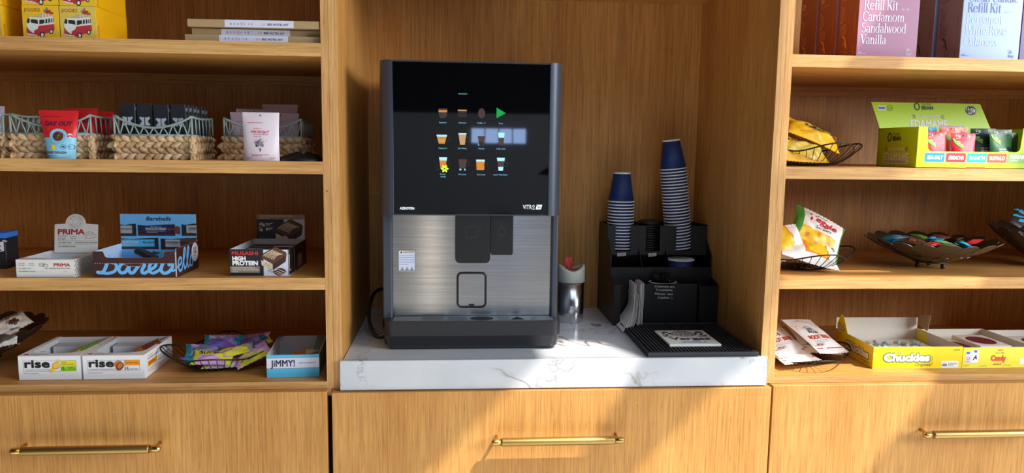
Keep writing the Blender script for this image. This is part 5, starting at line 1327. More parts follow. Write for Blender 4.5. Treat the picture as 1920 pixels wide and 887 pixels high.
for k in range(6):
    b = MB(); b.rbox((0, 0, 0), (.122, .0285, .0150), 'deck_black', .004, 2)
    F = Face(b, (0, 0, .0151), (1, 0, 0), (0, 1, 0)); F.rect(.06, .004, .05, .018, 'choc' if k % 2 else 'lilac_white', 1); F.text('PROTEIN', .010, .008, .008, 'label_strip', w=.042, bold=.03)
    tag(b.build('protein_bar', loc=(-.7900, .036 + .0300 * k, Z3 + .0370 + .0015 * (k % 3)), rot=(0, rad(1.2 * (k % 3 - 1)), rad(k % 2))), ['black wrapped protein bar at the front of the black and white carton', 'black wrapped protein bar second from the front of its carton', 'black wrapped protein bar third from the front of its carton', 'black wrapped protein bar third from the back of its carton', 'black wrapped protein bar second from the back of its carton', 'black wrapped protein bar at the back of its carton, under the header card'][k], 'protein bar', 'protein bars in the black carton')
# black box with a blue top at the frame edge
b = MB(); b.rbox((0, 0, 0), (.120, .060, .0900), 'deck_black', .001, 1); b.box((-.0006, -.0006, .078), (.1206, .0606, .0906), 'sig_blue')
F = Face(b, (0, 0, 0)); F.poly([(.088, .038), (.116, .046), (.116, .070), (.088, .064)], 'mauve_ink', 1); F.text('X', .0960, .046, .013, 'ink', bold=.03); F.stroke([(.115, .072), (.123, .070)], .003, 'label_strip', 1, smooth=False)
tag(b.build('snack_box', loc=(-1.4950, .120, Z3 + .0003), rot=(0, 0, rad(4))), 'black box with a bright blue top at the far left edge of the shelf', 'box')

# ------------------------------------------------------------------ left bay, bottom shelf
def rise_box(x, rz, flav, label, lemon):
    o = tag(empty('bar_carton', (x, .034, Z4 + .0003), (0, 0, rad(rz))), label, 'carton', 'white bar cartons with black lettering')
    W_, D_, H_ = .1445, .182, .0600
    b = MB(); open_box(b, W_, D_, H_, H_, 'white', 'card_inside', edge='tan_edge')
    cut = [(.0, 0), (W_, 0), (W_, .050), (W_ - .012, .050)]
    for k in range(9): a = pi * k / 8; cut.append((W_ / 2 + .060 * cos(a) * 1.0, .052 - .032 * sin(a) ** .7))
    cut += [(.012, .06), (.010, D_), (0, D_)]
    b.prism(cut, lambda x_, y_, d: (x_, y_, H_ + .0001 + d), .0008, 'white', side='tan_edge')
    b.prism([(W_, .05), (W_, D_), (W_ - .006, D_), (W_ - .012, .05)], lambda x_, y_, d: (x_, y_, H_ + .0001 + d), .0008, 'white', side='tan_edge')
    F = Face(b, (0, 0, H_ + .0009), (1, 0, 0), (0, 1, 0)); F.ell(.014, .012, .006, .004, 'plum_ink', 2, 9); F.lines(.024, .014, .040, 3, .004, .0013, 'grey_ink', 2, 8)
    if lemon: F.poly([(.032, .03), (.046, .030), (.048, .036), (.036, .036)], 'leaf', 2)
    F = Face(b, (0, 0, 0)); F.frame(.0110, .0215, .1230, .0270, .0005, 'ink', 1)
    F.text('rise', .0140, .0320, .0182, 'ink', w=.0590, bold=.05); F.text('5 INGREDIENTS, NOTHING ARTIFICIAL.' if lemon else '3 INGREDIENTS, NOTHING ARTIFICIAL.', .0150, .0245, .0022, 'ink', w=.0600); F.lines(.0120, .0165, .058, 1, .003, .0010, 'grey_ink', 2, 4)
    if lemon:
        F.stroke([(.075, .022), (.083, .032), (.094, .048)], .007, 'lemon', 2); F.ell(.0880, .0360, .0095, .0085, 'almond', 3, 22, .3); F.ell(.0885, .0365, .0090, .0070, 'lemon', 4, 20, .3); F.stroke([(.076, .026), (.082, .023)], .005, 'yellow_ink', 5)
        F.rect(.0985, .0345, .0350, .0135, 'yellow_ink', 2); F.rect(.0985, .0220, .0350, .0122, 'lime', 2); F.text('VEGAN', .1000, .0425, .0028, 'ink', w=.0120, lvl=3); F.text('LEMON CASHEW', .1000, .0375, .0028, 'ink', w=.0310, lvl=3); F.text('15', .1000, .0245, .0075, 'ink', w=.0065, lvl=3, bold=.03); F.text('g', .1080, .0245, .0035, 'ink', lvl=3); F.text('PLANT', .1150, .0295, .0026, 'ink', w=.0125, lvl=3); F.text('PROTEIN', .1150, .0255, .0026, 'ink', w=.0170, lvl=3)
    else:
        F.ell(.0820, .0400, .0105, .0065, 'almond', 3, 22, .4); F.ell(.0870, .0330, .0115, .0085, 'almond_dark', 4, 22, .9); F.ell(.088, .0345, .008, .005, 'almond', 5, 16, .9)
        F.rect(.0985, .0345, .0350, .0138, 'orange', 2); F.text('ALMOND HONEY', .1005, .0398, .0032, 'ink', w=.0310, lvl=3); F.text('18', .1000, .0235, .0080, 'ink', w=.0068, lvl=3, bold=.0); F.text('g PROTEIN', .1075, .0238, .0032, 'ink', w=.0220, lvl=3); F.rect(.0982, .0218, .0005, .0265, 'ink', 2)
    F = Face(b, (W_, 0, 0), (0, 1, 0), (0, 0, 1))
    if not lemon:
        F.rect(.0220, .0240, .0560, .0130, 'orange', 1); F.text('NUTRITION', .028, .0280, .0060, 'ink', w=.034, lvl=2); F.text('ALMONDS, HONEY, WHEY PROTEIN', .0220, .0420, .0040, 'ink', w=.1250, lvl=2); F.lines(.085, .032, .070, 3, .005, .0018, 'ink', 2, 3); F.lines(.022, .016, .05, 2, .005, .0016, 'orange', 2, 5); F.rect(.0220, .0500, .03, .0018, 'orange', 2); F.lines(.085, .012, .04, 2, .005, .0018, 'orange', 2, 5)
    b.build('carton_body', o)
    b = MB(); b.box((.012, .135, .0015), (.125, .1785, .046), 'card_inside'); b.build('insert', o)
    return o
ra = rise_box(-1.3100, .6, 'lemon', 'white open bar carton with yellow and green flavour tag, beside the disc bowl', True)
rb_ = rise_box(-1.1600, .6, 'almond', 'white open bar carton with orange flavour tag and almonds, next to the wire bowl', False)
def flat_bar(m1, m2, seed, w=.105, h=.036, t=.012):
    return pillow_bag(w, h, t, lambda u, v: m2 if u > .55 else m1, seed, .0012, 14)
tag(flat_bar('lemon', 'leaf', 5).build('snack_bar', loc=(-1.212, .120, Z4 + .044), rot=(.1, -.35, .6)), 'yellow and green wrapped bar lying in the first white bar carton', 'snack bar')
tag(flat_bar('almond', 'almond_dark', 6).build('snack_bar', loc=(-1.062, .125, Z4 + .046), rot=(.1, -.40, .6)), 'orange brown wrapped bar lying in the second white bar carton', 'snack bar')
# light blue bar carton by the post
o = tag(empty('bar_carton', (-.7205, .032, Z4 + .0003), (0, 0, rad(3.0))), 'light blue and white open bar carton at the right end of the bottom shelf', 'carton')
W_, D_, H_ = .1275, .165, .0575
b = MB(); open_box(b, W_, D_, H_, H_ + .006, 'jimmy_blue', 'card_inside', edge='white', sides='jimmy_teal')
F = Face(b, (0, 0, 0)); F.rect(0, .0235, W_, .0265, 'lilac_white', 1); F.rect(0, .0230, W_, .0010, 'jimmy_teal', 2); F.rect(0, .0500, W_, .0008, 'jimmy_teal', 2)
F.text('JiMMY!', .0095, .0285, .0160, 'navy_ink', w=.0590, bold=.03); F.text('BARS WITH BENEFITS', .0780, .0348, .0034, 'ink', w=.0390)
b.build('carton_body', o)
b = MB(); b.prism([(W_ - .0015, .03), (W_ - .0015, D_), (W_ - .024, D_), (W_ - .018, .03)], lambda x_, y_, d: (x_, y_, H_ + .0002 + d + (y_ * .036)), .0008, 'jimmy_teal', side='white'); b.prism([(0, D_ - .03), (.0, D_), (.014, D_)], lambda x_, y_, d: (x_, y_, H_ + .0062 + d), .0008, 'jimmy_teal'); b.build('flap', o)
tag(flat_bar('almond', 'cream', 9).build('snack_bar', loc=(-.648, .118, Z4 + .040), rot=(.05, -.12, .15)), 'tan wrapped bar lying in the light blue carton', 'snack bar')
tag(flat_bar('wrap_cyan', 'label_strip', 10).build('snack_bar', loc=(-.674, .100, Z4 + .034), rot=(.05, .10, .25)), 'blue wrapped bar lying in the light blue carton', 'snack bar')
# wire bowl with purple and yellow packs
wire_bowl((-.8715, .150, Z4 + .0003), .1420, .045, 0.12, 'wide black wire bowl of purple and yellow packs beside the white cartons', rb=.055, wave=.009)
def kids_art(m1, m2, t1):
    def art(F):
        F.text(t1, .012, .040, .015, m1, w=.060, bold=.03); F.ell(.086, .035, .010, .008, m2, 2, 14); F.lines(.014, .030, .055, 3, .006, .0022, m2, 2, 4)
        F.ell(.082, .037, .0015, .002, 'ink', 3, 8); F.ell(.090, .037, .0015, .002, 'ink', 3, 8)
    return art
KP = [(-.905, .095, .026, -.10, .28, .35, 'kids_purple', 'kids_teal', 'kids_purple_dark', 'purple pack with white letters at the left end of the wire bowl', 'KIDS'),
      (-.868, .172, .054, .55, .05, .15, 'kids_purple', 'kids_purple_dark', 'kids_teal', 'purple pack standing at the back of the wire bowl, left of its centre', 'KIDS'),
      (-.900, .135, .044, .35, .1, .35, 'kids_purple', 'grey_ink', 'kids_teal', 'purple pack with pale letters just behind the front yellow pack', 'KIDS'),
      (-.800, .182, .054, .55, -.15, -.2, 'kids_purple', 'kids_purple_dark', 'kids_pink', 'purple pack at the back of the wire bowl, right of its centre', 'KIDS'),
      (-.868, .088, .036, .38, .05, .05, 'kids_yellow', 'kids_pink', 'kids_yellow', 'yellow and pink pack at the front of the wire bowl', 'SUPER'),
      (-.826, .120, .045, .20, -.18, .3, 'kids_yellow', 'kids_yellow', 'wrap_silver', 'bright yellow pack lying in the middle of the wire bowl', 'SUPER'),
      (-.778, .110, .036, .30, -.35, .6, 'kids_pink', 'kids_yellow', 'kids_pink', 'pink and yellow pack leaning against the right front of the wire bowl', 'SUPER'),
      (-.785, .155, .046, .1, -.42, .4, 'kids_purple', 'kids_teal', 'kids_yellow', 'purple and teal pack at the right end of the wire bowl', 'KIDS'),
      (-.845, .098, .021, .2, .0, .1, 'kids_pink', 'label_strip', 'kids_yellow', 'pink and white pack at the bottom front of the wire bowl', 'SUPER')]
for i, (x, y, z, rx, ry, rz, m1, m2, m3, l, t1) in enumerate(KP):
    zone = (lambda m1, m2, m3: lambda u, v: m3 if (u < .12 or u > .9) else (m2 if v < .45 + .2 * sin(u * 5) else m1))(m1, m2, m3)
    b = pillow_bag(.100, .058, .016, zone, 30 + i, .0022, 16, kids_art('label_strip' if t1 == 'KIDS' else 'ink', 'kids_teal' if t1 == 'KIDS' else 'kids_pink', t1))
    tag(b.build('snack_pack', loc=(x, y, Z4 + z), rot=(rx, ry, rz)), l, 'snack pack', 'purple and yellow packs in the wire bowl')
# disc bowl with white wrappers at the frame edge
disc_bowl((-1.4900, .200, Z4 + .0003), .1450, .098, 'dark disc bowl of white wrappers at the far left of the bottom shelf', .1)
for i, (x, y, z, rx, ry, rz, l) in enumerate(((-1.435, .150, .088, .5, -.55, .5, 'white wrapped treat with brown picture on top of the left disc bowl'), (-1.410, .195, .104, .6, -.3, .9, 'white wrapped treat standing at the right rim of the left disc bowl'), (-1.405, .140, .078, .8, -.2, .1, 'white wrapped treat low at the right rim of the left disc bowl'))):
    zone = lambda u, v: 'choc' if (u - .5) ** 2 + (v - .45) ** 2 < .03 else ('wrap_silver' if v > .82 else 'offwhite')
    tag(pillow_bag(.075, .055, .018, zone, 60 + i, .003, 16, lambda F: F.lines(.012, .046, .05, 2, .004, .0018, 'navy_ink', 2, 3)).build('wrapped_treat', loc=(x, y, Z4 + z), rot=(rx, ry, rz)), l, 'wrapped treat', 'white wrapped treats in the disc bowl')
# ------------------------------------------------------------------ right bay, top shelf: candle cartons
def carton(front, side, ink1, ink2, words, W_=.1545, D_=.0960, H_=.205, sideink='rust_ink', edge='rust_edge'):
    b = MB(); b.box((0, 0, 0), (W_, D_, H_), side, faces={'-y': front, '+x': front})
    b.box((-.0004, .0005, .0005), (.0015, .0022, H_ - .0005), edge)
    F = Face(b, (0, -.0001, 0))
    serif(F, 'Clean Candle', .0110, .1400, .0235, ink1, tight=.965); serif(F, 'Refill Kit', .0110, .1140, .0235, ink1, tight=.965)
    F.text('No. 06 -', .1080, .1140, .0050, ink2, w=.022, shear=.2)
    for k, t in enumerate(words): serif(F, t, .0095 - .0008 * k, .0865 - .0275 * k, .0230, ink2, tight=.965)
    F.text('60', .0035, .0070, .0055, ink1, w=.0085, shear=.25); F.lines(.0125, .0075, .019, 1, .003, .0012, ink1, 2, 4)
    serif(F, 'Sib-', W_ - .0290, .0155, .0085, ink1); serif(F, 'lings', W_ - .0275, .0055, .0085, ink1)
    F = Face(b, (-.0001, D_, 0), (0, -1, 0), (0, 0, 1))
    for k in range(3): F.lines(.010, H_ - .030 - .006 * k, .034 - .004 * k, 1, .004, .0040, sideink, 1, k)
    F.lines(.010, H_ - .052, .040, 2, .004, .0013, sideink, 1, 5); F.lines(.010, H_ - .078, .020, 8, .0042, .0012, sideink, 1, 6); F.rect(.010, H_ - .074, .005, .004, sideink, 1)
    F.lines(.010, H_ - .118, .030, 8, .0038, .0012, sideink, 1, 7); F.rect(.010, H_ - .112, .005, .004, sideink, 1)
    F.stroke([(.024, .058), (.032, .054), (.038, .042), (.042, .030)], .0055, sideink, 1); F.stroke([(.022, .034), (.032, .040), (.040, .032)], .0022, sideink, 1); F.stroke([(.040, .030), (.037, .016), (.044, .012), (.050, .018), (.049, .032)], .0013, sideink, 1)
    F.lines(.076, .030, .0022, 6, .0045, .0022, sideink, 1, 9); F.lines(.078, .110, .0022, 12, .0045, .0022, sideink, 1, 9)
    return b
GC = 'candle refill cartons'
base = carton('mauve', 'rust', 'mauve_ink', 'mauve_ink', ['Cardamom', 'Sandalwood', 'Vanilla']).build('candle_carton')
for k, l in enumerate(('mauve candle refill carton at the front of its row, white serif lettering', 'candle carton with rust side directly behind the front mauve carton', 'rearmost candle carton of the rust-sided row by the post')):
    o = base if k == 0 else base.copy()
    if k: COL.objects.link(o)
    o.location = (.7385 - .0005 * k, .018 + .1080 * k, Z1 + .0003); o.rotation_euler = (0, 0, rad(-.6)); tag(o, l, 'carton', GC)
base = carton('periwinkle', 'dusty', 'indigo_ink', 'peri_ink', ['Bergamot', 'White Rose', 'Oakmoss'], sideink='dusty_ink', edge='label_strip').build('candle_carton')
for k, l in enumerate(('periwinkle blue candle refill carton at the front of its row', 'candle carton with dusty pink side directly behind the blue carton')):
    o = base if k == 0 else base.copy()
    if k: COL.objects.link(o)
    o.location = (1.0070 + .001 * k, .016 + .1100 * k, Z1 + .0003); o.rotation_euler = (0, 0, rad(-.6)); tag(o, l, 'carton', GC)
b = MB(); b.box((0, 0, 0), (.1545, .096, .205), 'violet')
F = Face(b, (0, -.0001, 0)); serif(F, 'Clean Candle', .011, .140, .0235, 'mauve_ink', tight=.965); F.stroke([(.006, .03), (.010, .036), (.008, .024)], .001, 'mauve')
tag(b.build('candle_carton', loc=(1.1645, .014, Z1 + .0003)), 'dark violet candle refill carton at the right edge of the photo', 'carton', GC)

# ------------------------------------------------------------------ right bay, second shelf
wire_bowl((.700, .165, Z2 + .0003), .1500, .0500, 0.10, 'black wire bowl of yellow chip bags on the upper right shelf', rb=.055, tilt=(0, 0))
def chip_zone(u, v):
    if v > .60 - .12 * u and v < .94 and u > .28: 
        q = (int(u * 14) * 7 + int(v * 14) * 5) % 9
        return ['chip_purple', 'chip_dark', 'chip_orange', 'chip_dark', 'chip_yellow', 'chip_purple', 'chip_orange', 'chip_dark', 'tag_green'][q]
    return 'chip_yellow'
def chip_art(F): F.lines(.05, .048, .08, 2, .007, .0028, 'ink', 2, 3); F.lines(.03, .024, .05, 1, .007, .002, 'chip_orange', 2, 5)
for i, (w, h, t, x, y, z, rx, ry, rz, l) in enumerate(((.150, .098, .034, .706, .150, .083, .55, .40, -.12, 'yellow chip bag with dark fruit picture lying on top of the upper wire bowl'),
                                             (.115, .095, .030, .612, .130, .058, .60, .15, .1, 'yellow chip bag beside the post in the upper wire bowl'),
                                             (.125, .080, .030, .652, .098, .038, .70, .05, .02, 'plain pale yellow chip bag at the front of the upper wire bowl'))):
    zn = chip_zone if i < 2 else (lambda u, v: 'yellow_pale' if v > .3 else 'chip_yellow')
    tag(pillow_bag(w, h, t, zn, 70 + i, .004, 28, chip_art if i < 2 else None).build('chip_bag', loc=(x, y, Z2 + z), rot=(rx, ry, rz)), l, 'chip bag', 'yellow chip bags in the wire bowl')
# bright green display box
o = tag(empty('display_box', (.9310, .0400, Z2 + .0003), (0, 0, 0)), 'bright green open display box of bean snack packs with raised lid', 'display box')
W_, D_, H_ = .3480, .180, .1055
b = MB()
b.box((0, 0, 0), (W_, D_, .0014), 'kraft')
w0, w1, wz, r = .0290, .2810, .0430, .012
pts = [(0, 0), (W_, 0), (W_, H_), (w1 + .004, H_)]
for k in range(6): a = pi / 2 * k / 5; pts.append((w1 - r + r * cos(-a), wz + r + r * sin(-a)))
for k in range(6): a = pi / 2 * k / 5; pts.append((w0 + r - r * sin(a), wz + r - r * cos(a)))
pts.append((w0 - .005, H_)); pts += [(0, H_)]
b.prism(pts, lambda x, z, d: (x, d, z), .0018, 'eda_green', side='kraft')
b.box((0, .0018, 0), (.0018, D_, H_), 'eda_green'); b.box((W_ - .0018, .0018, 0), (W_, D_, H_), 'eda_green'); b.box((0, D_ - .0018, 0), (W_, D_, H_), 'eda_green')
F = Face(b, (0, 0, 0))
for k, (t, m_, x) in enumerate((('SEA-SALT', 'tag_blue', .0225), ('SRIRACHA', 'tag_red', .0800), ('RANCH', 'tag_teal', .1370), ('BUFFALO', 'tag_orange', .1925), ('WASABI', 'tag_green', .2480))):
    F.rrect(x - .0012, .0148, .0554, .0254, .003, 'label_strip' if k < 4 else 'tag_green', 1); F.rrect(x, .0160, .0530, .0230, .0025, m_, 2); F.text(t, x + .0265, .0225 if k < 4 else .0265, .0090, 'paper_white', w=.0420, al='C', bold=.04, shear=.15 if k < 3 else 0, lvl=3)
F.lines(.256, .0205, .035, 1, .003, .002, 'paper_white', 3, 4)
F.poly([(.134, .0004), (.190, .0004), (.188, .0030), (.136, .0030)], 'tag_red', 1)
def bean_print(F, cx, top, s):
    F.ring(cx - .031 * s, top, .0085 * s, .0036 * s, 'eda_ink', 2, 24, ry=.0115 * s); F.text('THE ONLY', cx - .0180 * s, top + .0040 * s, .0055 * s, 'eda_ink', w=.0300 * s); F.text('BEAN', cx - .0180 * s, top - .0080 * s, .0095 * s, 'eda_ink', w=.0340 * s, bold=.05)
    F.text('CRUNCHY ROASTED', cx, top - .0330 * s, .0080 * s, 'eda_white', w=.0700 * s, al='C', bold=.03); F.text('EDAMAME', cx, top - .0600 * s, .0215 * s, 'eda_white', w=.1080 * s, al='C', bold=.03)
    for q in (-1, 1):
        for d in (-.006, 0, .006): F.stroke([(cx + q * .038 * s, top - .029 * s + d * .4), (cx + q * .046 * s, top - .029 * s + d)], .0012 * s, 'eda_ink', 2, smooth=False)
F = Face(b, (0, D_, 0), (0, -1, 0), (0, 0, 1)); bean_print(F, .0900, .0800, 1.10); F.rrect(.0330, .0080, .1130, .0125, .003, 'eda_white', 2); F.text('HIGH PROTEIN SUPERSNACK', .0895, .0115, .0060, 'eda_ink', w=.1000, al='C', lvl=3)
b.build('tray', o)
b = MB(); tl = rad(14); LX, LW = -.012, .3480
P3 = lambda x, z, d: (LX + x, D_ - .002 + d + z * sin(tl), H_ - .004 + z * cos(tl))
b.prism([(.014, 0), (LW - .002, 0), (LW - .030, .0800), (-.006, .0800)], P3, .0022, 'eda_green', side='kraft')
for k in range(14): 
    t = k / 14; b.box((0, 0, 0), (.003, .0026, .0035), 'kraft_dark', T=Matrix.Translation(Vector(P3(.0125 - .020 * t, .0770 * t + .001, 0))))
F = Face(b, Vector(P3(0, 0, 0)), (1, 0, 0), (0, sin(tl), cos(tl)))
F.rect(.012, .0560, .0240, .0140, 'eda_white', 1); F.rect(.014, .0600, .0200, .0060, 'sig_blue', 2); F.ring(.0480, .0630, .0085, .0010, 'eda_ink', 1, 24); F.stroke([(.043, .064), (.048, .059), (.053, .066)], .0014, 'eda_ink', 2)
bean_print(F, .1600, .0690, 1.02); F.ell(.2880, .0600, .0175, .0150, 'eda_white', 1, 30); F.ell(.2880, .0600, .0165, .0140, 'eda_ink', 2, 30); F.text('11-12g', .2880, .0590, .0080, 'paper_white', w=.0270, al='C', bold=.04, rot=-.12, lvl=3); F.lines(.280, .054, .018, 2, .004, .002, 'paper_white', 3, 3)
b.build('raised_lid', o)
def bean_art(top, fg='paper_white'):
    def art(F):
        F.text('11g', -.020, .078, .006, fg, bold=.03); F.text('5g', .010, .079, .006, fg, bold=.03); F.lines(-.020, .073, .010, 1, .003, .0016, fg, 2, 3); F.lines(.009, .074, .010, 1, .003, .0016, fg, 2, 4); F.ell(0, .082, .0020, .0020, 'deck_black', 2, 10)
        F.stroke([(-.027, .072), (-.020, .060), (-.006, .050)], .006, 'leaf', 2); F.ell(-.016, .063, .0055, .0045, 'tag_green', 3, 12); F.ell(-.008, .056, .0050, .004, 'tag_green', 3, 12)
        F.lines(-.010, .0335, .036, 1, .003, .0026, fg, 2, 5); F.text('EDAMAME', -.010, .0200, .0100, fg, w=.042, bold=.04)
    return art
SN = [(1.0010, .066, .0045, 2, 'snack_red', 'red bean snack pack first from the left behind the box window'), (1.0720, .058, .0015, -3, 'snack_red', 'red bean snack pack second from the left, in front of the orange packs'),
      (1.0660, .100, .0200, 3, 'snack_orange', 'orange bean snack pack behind the red pack'), (1.0940, .118, .0210, -2, 'snack_orange', 'orange bean snack pack further right, behind the red pack'),
      (1.1480, .088, .0160, -6, 'snack_green_dark', 'dark green bean snack pack between the red and the front green pack'), (1.1780, .062, .0130, 3, 'snack_green', 'green bean snack pack at the front right of the box window'), (1.2260, .100, .0060, 2, 'snack_green_dark', 'dark green bean snack pack at the right end of the box window'),
      (1.0150, .130, .0190, 0, 'tag_blue', 'blue bean snack pack at the back left of the green box'), (1.1060, .150, .0240, 0, 'tag_blue', 'blue bean snack pack behind the orange packs')]
for i, (x, y, dz, rz, m_, l) in enumerate(SN):
    tag(pouch(.064, .066, .0880, .011, pz(m_), bean_art(0), 90 + i).build('snack_pack', loc=(x, y, Z2 + .0020 + dz), rot=(rad(-7), 0, rad(rz))), l, 'snack pack', 'bean snack packs in the green box')
tag(pillow_bag(.075, .052, .012, lambda u, v: 'tag_blue' if v > .3 else 'tag_green', 99, .002, 14).build('snack_pack', loc=(1.0080, .0640, Z2 + .0440), rot=(1.1, 0, 0)), 'blue bean snack pack lying low at the left of the box window', 'snack pack', 'bean snack packs in the green box') if False else None

# ------------------------------------------------------------------ right bay, third shelf
wire_bowl((.690, .160, Z3 + .0003), .1560, .0460, 0.06, 'black wire bowl of white and yellow veggie snack bags on the middle right shelf', rb=.058)
def veg_zone(u, v):
    if u < .13: return 'veg_green'
    if u > .96: return 'veg_green'
    if v < .46 and .15 < u < .85 and (v > .10):
        q = (int(u * 15) + int(v * 9) * 3) % 6
        return 'veg_yellow' if q != 4 else 'chip_orange'
    return 'beer_white'
def veg_art(F): F.text('Veggie', .030, .084, .022, 'veg_red', w=.092, bold=.03, shear=.25); F.text('Straws', .060, .066, .009, 'snack_green', w=.046); F.lines(.06, .112, .05, 1, .004, .003, 'snack_green_dark', 2, 4); F.ell(.128, .03, .007, .006, 'snack_green', 2, 14)
for i, (w, h, t, x, y, z, rx, ry, rz, zn, art, l) in enumerate(((.150, .128, .036, .7400, .160, .0950, .85, .48, -.16, veg_zone, veg_art, 'white veggie snack bag with red lettering standing highest in the middle wire bowl'),
      (.150, .110, .034, .612, .120, .0700, .95, -.10, .10, lambda u, v: 'veg_yellow' if .30 < u < .75 and .2 < v else ('chip_orange' if .25 < u < .8 and v > .15 else 'beer_white'), None, 'white and orange veggie snack bag beside the post in the middle wire bowl'),
      (.160, .105, .034, .690, .1080, .0520, .50, .24, -.10, lambda u, v: 'veg_yellow' if .45 < u < .82 and .35 < v < .9 else ('chip_orange' if .38 < u < .86 and .3 < v < .92 else 'beer_white'), None, 'white and yellow veggie snack bag lying at the front of the middle wire bowl'))):
    tag(pillow_bag(w, h, t, zn, 110 + i, .003, 28, art).build('snack_bag', loc=(x, y, Z3 + z), rot=(rx, ry, rz)), l, 'snack bag', 'veggie snack bags in the wire bowl')
disc_bowl((1.0760, .165, Z3 + .0003), .1640, .0800, 'bronze disc bowl of bright candies in the middle of the right shelf', .0)
rnd = random.Random(14)
CN = ['tag_blue', 'choc', 'tag_green', 'wrap_cyan', 'rust', 'snack_green', 'tag_blue', 'van_red', 'choc_dark', 'wrap_silver', 'tag_blue', 'leaf', 'choc', 'tag_red', 'wrap_cyan', 'snack_green', 'rust', 'tag_blue']
CL = ['blue wrapped candy', 'brown wrapped candy', 'green wrapped candy', 'pale blue wrapped candy', 'rust wrapped candy', 'dark green wrapped candy', 'blue wrapped candy', 'red wrapped candy', 'dark brown wrapped candy', 'silver wrapped candy', 'blue wrapped candy', 'leaf green wrapped candy', 'brown wrapped candy', 'red wrapped candy', 'pale blue wrapped candy', 'dark green wrapped candy', 'rust wrapped candy', 'blue wrapped candy']
def twist_candy(m_, seed, w=.062, h=.026, t=.013):
    return pillow_bag(h, w, t, lambda u, v: m_ if .12 < v < .88 else 'wrap_silver' if seed % 3 == 0 else m_, seed, .0012, 12)
for i, m_ in enumerate(CN):
    a = i * 2.4; r = .012 + .0265 * math.sqrt(i)
    x, y = r * cos(a) * 1.0, r * sin(a) * .95
    z = .052 + .020 * (1 - (i / 18)) + .020 * (math.hypot(x, y) / .12) ** 2
    tag(twist_candy(m_, 130 + i).build('wrapped_candy', loc=(1.076 + x, .165 + y, Z3 + z), rot=(rnd.uniform(-.3, .3), rnd.uniform(-.35, .35), rnd.uniform(0, 3.1))), CL[i] + ' among those piled in the bronze disc bowl', 'candy', CL[i] + 's in the bronze disc bowl' if CL.count(CL[i]) > 1 else 'candies in the bronze disc bowl')
disc_bowl((1.4400, .180, Z3 + .0003), .1500, .1150, 'dark disc bowl at the right edge of the photo, filled with blue and black packets', .2)
for i, (x, y, z, rx, ry, rz, l) in enumerate(((1.3480, .150, .1250, .75, .55, -.3, 'blue and black flower-print packet standing over the rim of the right-hand disc bowl'), (1.3560, .115, .0900, .8, .75, -.5, 'blue and black packet lower at the rim of the right-hand disc bowl'), (1.4000, .150, .1180, .7, .1, .1, 'blue and black packet further right in the right-hand disc bowl'))):
    def zn(u, v):
        a = math.atan2(v - .6, u - .4); r = math.hypot(v - .6, u - .4)
        return 'chip_orange' if r < .10 else ('wrap_cyan' if r < .42 and int(a * 3.2) % 2 == 0 else 'deck_black')
    tag(pillow_bag(.105, .080, .018, zn, 160 + i, .003, 18).build('snack_packet', loc=(x, y, Z3 + z), rot=(rx, ry, rz)), l, 'packet', 'flower-print packets')

# ------------------------------------------------------------------ right bay, bottom shelf
wire_bowl((.700, .165, Z4 + .0003), .1560, .0260, 0.06, 'black wire bowl of white candy bags on the bottom right shelf', rb=.060, wave=.010)
def beer_zone(u, v): return 'beer_white'
def beer_art(F):
    F.rect(.006, .118, .108, .0016, 'beer_red', 1); F.rect(.006, .018, .108, .0036, 'beer_red', 1); F.lines(.006, .028, .060, 1, .004, .0022, 'beer_red', 2, 4)
    F.rect(.034, .078, .040, .0110, 'ink', 2); F.text('ROOT', .038, .0805, .0070, 'beer_white', w=.030, lvl=3, bold=.03); F.ring(.054, .094, .0200, .0010, 'ink', 2, 24, ry=.0160); F.poly([(.044, .090), (.062, .090), (.062, .100), (.044, .100)], 'grey_ink', 2)
    for k in range(5): F.stroke([(.038 + k * .008, .090), (.040 + k * .007, .106)], .0012, 'ink', 2, smooth=False)
    F.text('ROOT BEER', .016, .0550, .0135, 'beer_red', w=.088, bold=.035); F.lines(.020, .048, .060, 3, .005, .0012, 'grey_ink', 2, 3); F.lines(.020, .032, .050, 1, .006, .0030, 'ink', 2, 6)
    F.ring(.018, .104, .009, .0006, 'beer_red', 2, 20); F.ell(.050, .1380, .0035, .0026, 'tan_edge', 2, 12)
for i, (x, y, z, rx, ry, rz, l) in enumerate(((.7420, .140, .0690, .42, .10, .44, 'white candy bag with red lettering lying on top of the lower wire bowl'), (.6360, .145, .0600, .42, -.02, .40, 'white candy bag with red lettering half hidden by the post in the lower wire bowl'), (.6500, .125, .0330, .18, .02, .30, 'cream white candy bag lowest in the lower wire bowl'), (.7560, .185, .0520, .36, .16, .10, 'white candy bag at the back of the lower wire bowl, under the top bag'))):
    tag(pillow_bag(.122, .152, .018, beer_zone, 180 + i, .0018, 20, beer_art).build('candy_bag', loc=(x, y, Z4 + z), rot=(rx, ry, rz)), l, 'candy bag', 'white candy bags in the wire bowl')
